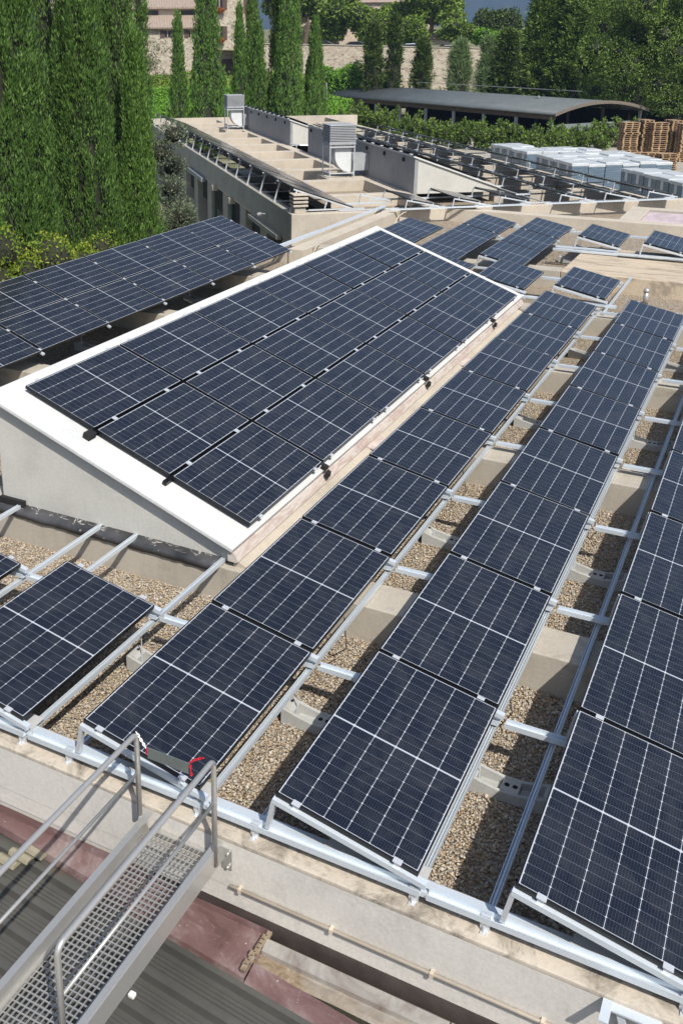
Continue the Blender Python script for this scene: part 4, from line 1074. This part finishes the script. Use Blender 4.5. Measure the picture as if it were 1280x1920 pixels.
def hb(nm, mt, *a, **k): return M(TH_).box(*a).build(nm, mt, hs_, **k)
hb('wall', MAT['stone'], -12, 9.1, 0, 6.5, -1.5, 6.1); hb('upper_wall', MAT['plaster'], -12, 9.1, 3.2, 9, 6.101, 8.9)
hb('tower_wall', MAT['stone'], 9.11, 16.2, -.25, 9, -1.5, 14.5)
M(TH_).prism([(-12.3, -.55, 6.15), (-12.3, -.55, 6.32), (-12.3, 3.19, 7.85), (-12.3, 3.19, 7.6)], 0, (21.4, 0, 0)).build('roof', MAT['tile'], hs_)
M(TH_).prism([(-12.3, 2.5, 8.75), (-12.3, 2.5, 8.95), (-12.3, 8.5, 11.2), (-12.3, 8.5, 11.0)], 0, (21.4, 0, 0)).build('roof', MAT['tile'], hs_)
M(TH_).box(-12, 9.1, -.62, -.5, 6.08, 6.2).build('gutter', plain('copper_gutter', (.17, .12, .09), .5), hs_)
def window(s0, s1, z0, z1, t=-.25, flowers=True, sh=True):
    w_ = M(TH_).box(s0, s1, t - .02, t + .05, z0, z1).build('window', MAT['pane'], hs_)
    fw = M(TH_); 
    M(TH_).box((s0 + s1) / 2 - .04, (s0 + s1) / 2 + .04, t - .05, t - .021, z0, z1).build('frame', MAT['plaster'], w_)
    if sh:
        for (a, b) in ((s0 - .62, s0 - .02), (s1 + .02, s1 + .62)): M(TH_).box(a, b, t - .09, t - .03, z0 - .05, z1 + .05).build('shutter', MAT['shutter'], hs_)
    M(TH_).box(s0 - .2, s1 + .2, t - .12, t - .01, z1 + .07, z1 + .27).build('lintel', MAT['plaster'], hs_)
    if flowers:
        V, F = blob_mesh([(0, 0, 0, .75, .3, .3)], 500, .16, 5, .7, .7)[:2]; o = npmesh('flower_box', V + np.array(TH_((s0 + s1) / 2, t - .3, z0 - .15)), F, FLW, hs_)
FLW = foliage('window_flowers', (.10, .12, .02), (.42, .12, .05), (.60, .20, .08), .2)
window(10.7, 11.5, 4.75, 6.35); window(10.7, 11.5, 8.6, 10.5); window(15.0, 15.6, 8.4, 10.4)
window(3.6, 4.4, 5.0, 6.0 - .15, 0, False); window(6.9, 7.5, 5.0, 5.85, 0, False)
for (a, b) in ((.2, 2.7), (5.4, 8.0), (-4, -1.6)): M(TH_).box(a, b, 3.14, 3.21, 7.95, 8.55).build('window', MAT['pane'], hs_)
M(TH_).box(11.2, 12.9, -.30, -.24, -1.4, 2.15).build('door', MAT['shutter'], hs_)
M(TH_).tube([(8.95, -.1, 6.2), (8.95, -.1, -1)], .06, 6).build('downpipe', MAT['shutter'], hs_)
# pinkish house behind the plane tree
def simple_house(nm, loc, yaw, L, D_, H, lab, mt, door=True, rh=2.2):
    h = empty(nm, loc, (0, 0, yaw), lab, 'house')
    M().box(0, L, 0, D_, -6, H).build('wall', mt, h, local=True)
    M().prism([(-.4, -.5, H + .01), (-.4, D_ / 2, H + rh), (-.4, D_ + .5, H + .01)], 0, (L + .8, 0, 0)).build('roof', MAT['tile'], h, local=True)
    for i in range(max(1, int(L // 3.5))):
        f = M().box(1.2 + i * 3.4, 2.0 + i * 3.4, -.06, -.002, H - 2.1, H - .8).build('window', MAT['pane'], h, local=True)
        M().box(1.0 + i * 3.4, 1.19 + i * 3.4, -.09, -.01, H - 2.2, H - .7).build('shutter', MAT['shutter'], h, local=True); M().box(2.01 + i * 3.4, 2.2 + i * 3.4, -.09, -.01, H - 2.2, H - .7).build('shutter', MAT['shutter'], h, local=True)
    if door: M().box(.4, 1.15, -.05, -.001, .3, 2.4).build('door', MAT['shutter'], h, local=True)
    return h
simple_house('plaster_house', (-61.6, 131.5, 3.3), R(30), 9, 7, 6.5, 'pale pink plastered house with a narrow brown door behind the plane tree', MAT['plaster'])
simple_house('stone_house', (-72, 172, 3.3), R(20), 16, 9, 7.5, 'distant stone house with tiled roof above the rounded trees', MAT['stone'])
simple_house('stone_house', (-50.5, 150, 1.0), R(25), 9, 6, 3.6, 'small distant building with an orange tiled roof between two round trees', MAT['plaster'], rh=1.4)

wall_pts = [(-60.2, 114.2), (-59.3, 114.69), (-51.07, 118.71), (-33.97, 130.17), (-5, 149), (30, 160)]
wl = empty('terrace_wall', (-50, 119, -2), label='long rubble stone retaining wall with parked cars above it', cat='wall')
zt_l = [4.15, 4.15, 3.95, 3.4, 2.6, 2.0]
m = M(); cp = M()
for (a, b, za, zb) in zip(wall_pts[:-1], wall_pts[1:], zt_l[:-1], zt_l[1:]):
    d = Vector((b[0] - a[0], b[1] - a[1])).normalized(); q = Vector((-d.y, d.x)) * .5
    m.add([(a[0], a[1], -3), (b[0], b[1], -3), (b[0] + q.x, b[1] + q.y, -3), (a[0] + q.x, a[1] + q.y, -3), (a[0], a[1], za), (b[0], b[1], zb), (b[0] + q.x, b[1] + q.y, zb), (a[0] + q.x, a[1] + q.y, za)], [(0,3,2,1),(4,5,6,7),(0,1,5,4),(2,3,7,6)])
    cp.bar((a[0] + q.x * .5, a[1] + q.y * .5, za + .06), (b[0] + q.x * .5, b[1] + q.y * .5, zb + .06), .7, .1)
m.build('masonry', MAT['stone'], wl); cp.build('coping', MAT['conc'], wl)
V_ = [(*p, z - .9) for p, z in zip([(p[0] - .1, p[1] + .3) for p in wall_pts], zt_l)] + [(-160, 190, 4.5), (-110, 260, 8), (40, 300, 6), (90, 200, 2)]
k = len(wall_pts)
m = M(); m.add(V_, [(0, 1, k), (1, 2, k + 1, k), (2, 3, k + 2, k + 1), (3, 4, k + 2), (4, 5, k + 3, k + 2)])
tag(m.build('terrace_ground', MAT['ground']), kind='structure')

# cars
def car(loc, yaw, c, lab):
    o = empty('parked_car', loc, (0, 0, yaw), lab, 'car', 'cars parked above the stone wall')
    paint = plain('car_paint', c, .2, .3, .05, 2)
    prof = [(-2.1, .30), (-2.15, .62), (-2.0, .88), (-1.2, .98), (-.55, 1.40), (.75, 1.44), (1.55, 1.02), (2.05, .92), (2.12, .35)]
    M().prism([(x, -.85, z) for x, z in prof], 0, (0, 1.7, 0)).build('body', paint, o, local=True, bevel=.12)
    for s in (-1, 1):
        y = s * .855
        M().prism([(-1.05, y, 1.0), (-.5, y, 1.34), (.70, y, 1.37), (1.3, y, 1.02)], 0, (0, s * .02, 0)).build('side_window', MAT['pane'], o, local=True)
        for x in (-1.3, 1.3):
            w_ = M().tube([(x, s * .70, .33), (x, s * .90, .33)], .33, 16).build('wheel', MAT['frame'], o, local=True)
            M().tube([(x, s * .90, .33), (x, s * .915, .33)], .19, 10).build('rim', MAT['alu'], w_, local=True)
        M().box(-2.18, -2.10, s * .6 - .2, s * .6 + .2, .62, .76).build('headlight', MAT['alu'], o, local=True)
        M().box(2.06, 2.13, s * .65 - .15, s * .65 + .15, .65, .82).build('tail_light', MAT['redplastic'], o, local=True)
    M().prism([(-1.17, -.7, 1.01), (-.58, -.65, 1.40), (-.58, .65, 1.40), (-1.17, .7, 1.01)], 0, (-.03, 0, .02)).build('windscreen', MAT['pane'], o, local=True)
car((-54.2, 124.6, 3.05), R(25), (.02, .025, .03), 'black car above the wall, leftmost, under the first round tree')
car((-50.3, 126.4, 2.95), R(25), (.04, .06, .09), 'dark blue car above the wall right of the first round tree trunk')
car((-43.9, 129.6, 2.65), R(30), (.10, .13, .17), 'grey-blue car partly hidden behind the dark slender conifers')
car((-39.6, 132.6, 2.45), R(30), (.03, .03, .035), 'black car with red tail light, rightmost above the wall')

# trees on the terrace
def round_tree(x, y, z0, zc, r_, h, n, lab, mk='green', seed=1, size=.34, grp='round clipped trees behind the stone wall'):
    g = np.random.default_rng(seed); base = z0
    L_ = [(g.normal(0, r_ * .42), g.normal(0, r_ * .42), zc - base + g.normal(0, h * .22), r_ * .55, r_ * .55, h * .42) for _ in range(9)]
    plant('round_tree', (x, y, base), blob_mesh(L_, n, size, seed, .6, .7), FOL[mk], lab, 'tree', grp, (.16, zc - base))
round_tree(-54.9, 130.2, 3, 7.1, 2.6, 3.4, 7000, 'round-crowned tree with a bare forked trunk behind the left wall end', 'green', 31)
round_tree(-50.6, 131.5, 2.9, 6.9, 3.0, 3.4, 8000, 'large round tree right of the forked one, yellow-green top', 'green', 32)
round_tree(-44.9, 134.0, 2.7, 5.7, 2.3, 2.4, 6000, 'umbrella-shaped small tree with forked trunk behind the wall middle', 'green', 33)
round_tree(-39.8, 138.5, 2.5, 5.4, 3.3, 1.7, 8000, 'wide low rounded tree at the right of the parking terrace', 'green', 34)
round_tree(-35.6, 137.5, 2.4, 4.7, 1.9, 1.3, 4000, 'small rounded bush right of the wide low tree', 'bright', 35)
L_ = [(rng.normal(0, 2.6), rng.normal(0, 2), 7 + rng.normal(0, 1.7), 1.8, 1.8, 1.4) for _ in range(16)]
plant('plane_tree', (-58.8, 128.6, 3), blob_mesh(L_, 15000, .42, 41, .75, .5), FOL['laurel'], 'spreading broad-leaved plane tree in front of the pink house', 'tree', None, (.3, 7))
L_ = [(rng.normal(0, 2.8), rng.normal(0, 2.5), 7 + rng.normal(0, 1.2), 2.0, 2.0, 1.2) for _ in range(14)]
plant('broadleaf_tree', (-48.8, 151.6, 3), blob_mesh(L_, 13000, .42, 42, .75, .5), FOL['green'], 'high spreading tree at the picture top left of the blue hill', 'tree', None, (.35, 7))
L_ = [(x, 0, 0 + 3.4, 1.5, 1.5, 2.5) for x in (-2.4, -1.2, 0, 1.2, 2.4)]
plant('clipped_tree', (-41.6, 164.4, 3), blob_mesh(L_, 9000, .35, 43, .6, .8), FOL['dark'], 'dark block-shaped clipped tree against the blue hill', 'tree')
hedge((-62, 150), (-20, 168), 2.2, 2, 5.6, 12000, FOL['green'], 'long hedge at the back of the parking terrace', .4, 9)
# sapling against the stone house
L_ = [(rng.normal(0, .9), rng.normal(0, .8), 3.5 + rng.uniform(-1.8, 3.2), .7, .7, .7) for _ in range(12)]
plant('sapling', (-68.2, 104.5, -2.4), blob_mesh(L_, 1400, .26, 44, .5, 0), foliage('sparse_leaves', (.12, .13, .07), (.24, .25, .14), (.34, .32, .2), .3), 'thin sparse-leaved young tree in front of the low stone wing', 'tree', None, (.06, 6))

# slender conifers before the wall, and dense ones at right
def conifer(nm, x, y, z0, zt_, r_, nb, per, lab, mk, seed, L, Wd, tipup=.6, shape=1.2, grp=None):
    plant(nm, (x, y, z0), plume_mesh(zt_ - z0, r_, nb, per, seed, L, Wd, tipup, shape), FOL[mk], lab, 'conifer', grp, (.15, (zt_ - z0) * .5))
conifer('slender_conifer', -39.3, 105.2, -4, 6.2, 1.9, 240, 60, 'dark slender upswept conifer, left of the two before the wall', 'dark', 1, .5, .10, 2.2, 3.0)
conifer('slender_conifer', -37.3, 106.4, -4, 7.0, 1.7, 200, 60, 'dark upswept conifer joined to the left slender one', 'dark', 12, .5, .10, 2.4, 3.0)
conifer('slender_conifer', -34.2, 107.2, -4, 4.4, 1.9, 220, 55, 'dark slender conifer, right of the two before the wall', 'dark', 2, .5, .10, 2.2, 2.6)
conifer('tamarisk_tree', -30.9, 110.2, -4, 4.3, 2.5, 260, 60, 'pale grey-green feathery tree left of the big conifers', 'pale', 3, .5, .06, 1.8, 2.0)
conifer('tamarisk_tree', -26.2, 104.2, -4, 4.6, 1.7, 220, 55, 'pale feathery tree touching the big dark conifers', 'pale', 4, .5, .06, 1.8, 1.8)
GB = 'big conifers behind the black shed'
conifer('big_conifer', -24.2, 104.5, -4, 5.2, 2.3, 340, 70, 'dark lower conifer, leftmost of the dense group behind the shed', 'dark', 5, .55, .14, .7, 1.3, GB)
conifer('big_conifer', -21.0, 107.4, -4, 12.5, 3.8, 760, 95, 'tall spiky conifer left of centre behind the shed', 'laurel', 6, .42, .11, .8, 1.4, GB)
conifer('big_conifer', -17.2, 106.4, -4, 13.5, 3.9, 760, 95, 'tall spiky conifer right of centre behind the shed', 'laurel', 7, .42, .11, .8, 1.4, GB)
conifer('big_conifer', -12.9, 108.5, -4, 13, 3.8, 700, 90, 'dense conifer behind the right end of the shed', 'dark', 8, .42, .11, .8, 1.5, GB)
conifer('big_conifer', -19.0, 118.5, -4, 13.5, 4.0, 500, 70, 'conifer filling the back of the dense group', 'dark', 9, .7, .2, .7, 1.5, GB)
conifer('big_conifer', -7.4, 112.5, -4, 14, 4.0, 500, 70, 'conifer at the right edge far behind the pallets', 'dark', 10, .7, .2, .7, 1.6, GB)
L_ = [(rng.normal(0, 1.9), rng.normal(0, 1.6), 8.5 + rng.uniform(-5.2, 5.5), 1.5, 1.5, 1.4) for _ in range(34)]
plant('leafy_tree', (-10.6, 95.5, -4), blob_mesh(L_, 42000, .20, 45, .45, .35, .0, .5), FOL['laurel'], 'large drooping leafy tree above the pallets and shed end', 'tree', None, (.25, 8))
L_ = [(rng.normal(0, 2.2), rng.normal(0, 1.6), 9 + rng.uniform(-5, 5.5), 1.5, 1.5, 1.5) for _ in range(30)]
plant('leafy_tree', (-5.6, 94.8, -4), blob_mesh(L_, 38000, .20, 46, .45, .35, .0, .5), FOL['laurel'], 'large leafy tree at the right picture edge behind the pallets', 'tree', None, (.25, 8))
hedge((-18, 116), (8, 124), 3, -4, 3, 6000, FOL['dark'], 'dark hedge closing the gap behind the big conifers', .5, 19)

# ================================================================== SHED
shd = empty('curved_roof_shed', (-25, 98, -4), label='long open shed with a black curved sheet roof on posts', cat='shed')
SA = np.array([-44.5, 105.]); SBp = np.array([-15., 85.06]); se = (SA - SBp) / np.linalg.norm(SA - SBp); spp = np.array([.56, .83]); SL = 35.6; SW = 11.2
def TS(a, b, z): return (SBp[0] + se[0] * a + spp[0] * b, SBp[1] + se[1] * a + spp[1] * b, z)
n = N('grey_roof_felt'); wv = n.n('ShaderNodeTexBrick'); 
mpx = n.n('ShaderNodeMapping'); n.l(n.n('ShaderNodeNewGeometry').outputs['Position'], mpx.inputs[0]); mpx.inputs['Rotation'].default_value = (0, 0, .594)
n.l(mpx.outputs[0], wv.inputs['Vector']); wv.inputs['Scale'].default_value = .45; wv.inputs['Mortar Size'].default_value = .012
wv.inputs['Color1'].default_value = (.072, .084, .088, 1); wv.inputs['Color2'].default_value = (.088, .10, .104, 1); wv.inputs['Mortar'].default_value = (.045, .052, .055, 1)
cc = n.mix(.4, wv.outputs['Color'], n.ramp(n.noise(n.pos(), .6, 6, .7), [(.3, (.10, .118, .126)), (.7, (.17, .19, .20))]))
MAT['felt'] = n.fin(cc, .6)
m = M(TS); k = 14; V_ = []
for i in range(k + 1):
    s = i / k; b = s * SW; z = -1.4 + 0.88 * 4 * s * (1 - s)
    V_ += [(-.3, b, z), (SL + .3, b, z)]
m.add(V_, [(2 * i, 2 * i + 1, 2 * i + 3, 2 * i + 2) for i in range(k)])
ro = m.build('roof', MAT['felt'], shd, smooth=True); q = ro.modifiers.new('s', 'SOLIDIFY'); q.thickness = .16; q.offset = -1
m = M(TS); pts = [(-.32, s * SW, -1.50 + 0.88 * 4 * s * (1 - s)) for s in np.linspace(0, 1, 15)]
for a, b in zip(pts[:-1], pts[1:]): m.bar(a, b, .08, .26)
m.build('arched_beam', plain('grey_timber', (.17, .14, .115), .8), shd)
MAT['timber'] = plain('brown_timber', (.10, .07, .05), .8, 0, .3, 3)
M(TS).box(0, SL, .25, .42, -1.95, -1.5).build('eave_beam', MAT['timber'], shd)
for i in range(9):
    a = .4 + i * (SL - .8) / 8
    for b in (.35, SW - .35): M(TS).box(a - .11, a + .11, b - .11, b + .11, -4, -1.96 if b < 1 else -1.5).build('post', plain('grey_post', (.30, .32, .33), .6) if i == 0 and b < 1 else bpy.data.materials['grey_post'], shd)
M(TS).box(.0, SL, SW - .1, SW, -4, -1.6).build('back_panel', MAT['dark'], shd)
n = N('grey_tarpaulin'); wq = n.n('ShaderNodeTexWave', wave_type='BANDS', bands_direction='X'); n.l(n.pos(), wq.inputs[0]); wq.inputs['Scale'].default_value = 1.1; wq.inputs['Distortion'].default_value = 2.; n.bump(wq.outputs['Fac'], .7, .1)
tp = n.fin((.20, .23, .23), .6)
M(TS).box(.6, .66, 1.2, SW - 1.2, -4, -2.4).build('tarpaulin', tp, shd)
for (a, b) in ((30, 2.5), (6, 5), (20, 7), (13, 4)): M(TS).box(a, a + 1.5, b, b + 1.2, -4, -3.2).build('stored_stack', MAT['timber'], shd)
for (a, b, s_) in ((6.5, 4.4, .6), (28, 6, .8)):
    s = b / SW; z = -1.4 + 0.88 * 4 * s * (1 - s); M(TS).tube([(a, b, z - .1), (a, b, z + .22)], .10, 8).build('roof_vent', MAT['grey'], shd); M(TS).box(a - .35, a + .35, b - .25, b + .25, z - .05, z + .03).build('vent_base', MAT['felt'], shd)
M(TS).tube([(SL * .1, SW * .6, .10), (SL * .95, SW * .6, .10)], .03, 5).build('ridge_cable', MAT['grey'], shd)
lp_ = empty('lamp_post', (-35.05, 83.14, -4), label='thin grey metal pole at the left end of the black shed', cat='pole')
M().tube([(0, 0, 0), (0, 0, 4.9)], .06, 8).build('pole', MAT['grey'], lp_, local=True); M().box(-.12, .12, -.1, .1, 0, .25).build('base', MAT['grey'], lp_, local=True)

# laurel shrubs in front of the shed
ln = [(-33.9, 84.7, -1.35), (-30.7, 83.9, -1.45), (-24.6, 80.8, -1.95), (-19.2, 78.2, -2.2), (-14.4, 77.4, -2.35), (-11.5, 82.0, -2.3), (-8.9, 87.4, -2.2)]
lpts = np.array(ln); tt = np.linspace(0, len(ln) - 1, 30)
for i, t in enumerate(tt):
    x = np.interp(t, range(len(ln)), lpts[:, 0]); y = np.interp(t, range(len(ln)), lpts[:, 1]); zt_ = np.interp(t, range(len(ln)), lpts[:, 2]) + rng.uniform(-.35, .45)
    H = zt_ + 4.25; g = np.random.default_rng(200 + i)
    L_ = [(g.normal(0, .35), g.normal(0, .3), H * q, .62 * (1.15 - q), .6 * (1.15 - q), .42) for q in (.25, .45, .6, .75, .88)] + [(g.normal(0, .5), g.normal(0, .3), H * g.uniform(.3, .75), .4, .4, .4) for _ in range(3)]
    plant('laurel_shrub', (x + g.uniform(-.2, .2), y + g.uniform(-.3, .3), -4), blob_mesh(L_, 1500, .22, 300 + i, .45, .65, .6), FOL['laurel'], 'laurel shrub, %s from the left in the row before the black shed' % nth(i), 'shrub', 'laurel shrubs before the shed', (.05, H * .5))

# ================================================================== WRAPPED STACKS AND PALLETS
e1 = np.array([.60, -.80]); e2 = np.array([.80, .60])
n = N('wrapped_blue_load'); sx = n.n('ShaderNodeSeparateXYZ'); n.l(n.pos(), sx.inputs[0])
lay = n.math('FRACT', n.math('MULTIPLY', sx.outputs[2], 7.5)); s1 = n.noise(n.pos((1, 1, 3)), 3, 5, .7)
cc = n.mix(n.remap(lay, .0, .25, .75, 0), (.12, .17, .22), (.04, .055, .07)); cc = n.mix(n.remap(s1, .48, .75, 0, .4), cc, (.28, .35, .42))
MAT['load'] = n.fin(cc, .3); 
MAT['wrap'] = plain('white_plastic_sheet', (.52, .55, .57), .35, 0, .12, 2)
def pallet_mesh():
    m = M()
    for i in range(7): m.box(-.6, .6, -.4 + i * .118, -.4 + i * .118 + .09, .12, .142)
    for j in (-.6, -.06, .48):
        m.box(j, j + .12, -.4, .4, .098, .119)
        for k_ in (-.4, -.06, .28): m.box(j, j + .12, k_, k_ + .12, .022, .097)
    for k_ in (-.4, -.05, .3): m.box(-.6, .6, k_, k_ + .1, 0, .021)
    return m
MAT['pallet'] = plain('pallet_wood', (.33, .22, .125), .85, 0, .35, 2)
yaw = math.atan2(e2[1], e2[0])
sproto = empty('wrapped_stack')
M().box(-.495, .495, -.585, .585, .14, 1.76).build('load', MAT['load'], sproto, local=True, bevel=.03)
M().box(-.51, .51, -.60, .60, 1.70, 1.88).build('top_cover', MAT['wrap'], sproto, local=True, bevel=.03)
M().box(-.502, -.496, -.12, .12, 1.25, 1.70).build('tape', MAT['wrap'], sproto, local=True)
pm = pallet_mesh().build('pallet_base', MAT['pallet'], sproto, local=True); pm.scale = (.78, 1.36, 1)
first = True
go = np.array([-9.9, 59.5])
grids = [((-7.4, -.5), 5, 2, 'back-left block'), ((-4.2, 1.6), 3, 3, 'rear step'), ((-1.2, 1.6), 1, 4, 'link column'), ((0, -.5), 4, 6, 'middle block'), ((7.2, 1.2), 5, 2, 'front-right block')]
for (o_, n1, n2, nm) in grids:
    for i in range(n1):
        for j in range(n2):
            p = go + e1 * (o_[0] + .58 + i * 1.21) + e2 * (o_[1] + .5 + j * 1.03) + rng.uniform(-.02, .02, 2)
            o = sproto if first else copy_tree(sproto); first = False
            o.scale = (1, 1, rng.uniform(.97, 1.03))
            put(o, (p[0], p[1], -4.0), (0, 0, yaw + rng.uniform(-.015, .015)), 'wrapped blue-grey stack, %s: %s across, %s back' % (nm, nth(i), nth(j)), 'plastic-wrapped stacks in the yard', 'wrapped stack')
pproto = tag(pallet_mesh().build('wooden_pallet', MAT['pallet']), 'x', 'pallet', 'wooden pallets stacked in the yard'); pfirst = True
def bear(px, d):
    dx = -.136 + (px - 1188) * .000438; return (3.8 + dx * d, -4.64 + math.sqrt(1 - dx * dx) * d)
stacks = [(bear(b_, d_), k_, n_) for (b_, d_, k_, n_) in ((1183, 82, 19, 'tall left stack'), (1211, 83, 20, 'tall second stack'), (1238, 82.4, 19, 'tall third stack'), (1265, 83.2, 20, 'tall fourth stack'), (1292, 82, 19, 'tall fifth stack'),
          (1090, 78, 5, 'low left stack'), (1117, 77.4, 6, 'low second stack'), (1145, 77, 7, 'low third stack'), (1174, 76.4, 7, 'low fourth stack'), (1203, 76, 8, 'low fifth stack'), (1231, 76.3, 8, 'low sixth stack'), (1260, 76, 8, 'low right stack'))]
for (xy, k, nm) in stacks:
    for i in range(k):
        o = pproto if pfirst else pproto.copy()
        if not pfirst: col.objects.link(o)
        pfirst = False
        o.location = (xy[0] + rng.normal(0, .025), xy[1] + rng.normal(0, .025), -4 + i * .1435); o.rotation_euler = (0, 0, yaw + rng.normal(0, .02) + (math.pi / 2 if nm.endswith(('second stack', 'fourth stack')) else 0))
        o['label'] = 'wooden pallet, %s from the ground in the %s' % (nth(i), nm)
m = M(); m.add([(-30, 50, -3.985), (30, 50, -3.985), (30, 92, -3.985), (-30, 84, -3.985)], [(0, 1, 2, 3)])
tag(m.build('yard_ground', concrete('yard_paving', (.36, .33, .28), grime=.3, streak=False)), kind='structure')

# ================================================================== HILLS
def hills(name, dist, base, amp, seed, mt, x0=-4000, x1=3500):
    g = np.random.default_rng(seed); X_ = np.linspace(x0, x1, 90); D_ = np.linspace(0, 1, 14); ph = g.uniform(0, 6.28, 6)
    V = []
    for t in D_:
        for x in X_:
            h = base * (.75 + .25 * math.sin(x / 900 + ph[0])) + amp * math.sin(x / 330 + ph[1]) + amp * .4 * math.sin(x / 120 + ph[2] + t * 3)
            V.append((x, dist + t * 900, -4 + h * math.sin(t * math.pi / 2) ** .8))
    k = len(X_); F = [(j * k + i, j * k + i + 1, (j + 1) * k + i + 1, (j + 1) * k + i) for j in range(13) for i in range(k - 1)]
    return tag(npmesh(name, np.array(V), np.array(F), mt, smooth=True), kind='structure')
hm = foliage('wooded_hillside', (.03, .06, .02), (.05, .09, .03), (.07, .11, .04), 0)
nh = N('wooded_hill'); MAT['hill'] = nh.fin(nh.ramp(nh.noise(nh.pos(), .012, 8, .7), [(.35, (.012, .028, .015)), (.55, (.028, .05, .025)), (.75, (.06, .08, .04))]), .95)
hills('hills', 2100, 105, 10, 3, MAT['hill']); hills('hills', 3300, 440, 40, 8, MAT['hill'])

# ================================================================== HAZE
hv = bpy.data.materials.new('haze_air'); hv.use_nodes = True; ht2 = hv.node_tree
ht2.nodes.remove(ht2.nodes['Principled BSDF']); pv = ht2.nodes.new('ShaderNodeVolumePrincipled'); ht2.links.new(pv.outputs[0], ht2.nodes['Material Output'].inputs['Volume'])
pv.inputs['Color'].default_value = (.42, .62, 1.0, 1); pv.inputs['Density'].default_value = .00036; pv.inputs['Anisotropy'].default_value = .3
hz_ = M().box(-4300, 4300, -800, 5200, -6, 640).build('haze', hv); tag(hz_, kind='stuff')

# slack cables hanging under the panel joints
for i, (x, y) in enumerate(((.98, 2.3), (2.47, 2.1), (2.49, 5.6), (.97, 5.9))):
    m = M(); m.tube([(x - .12, y - .25, -.14), (x - .03, y - .1, -.30 - .02 * i), (x + .01, y + .1, -.33), (x - .10, y + .3, -.16)], .005, 6)
    tag(m.build('black_cable', MAT['frame']), 'thin black cable sagging at the low edge, %s' % ['second panel of the skylight row', 'second panel of the middle row', 'fourth panel of the middle row', 'fourth panel of the skylight row'][i], 'cable')
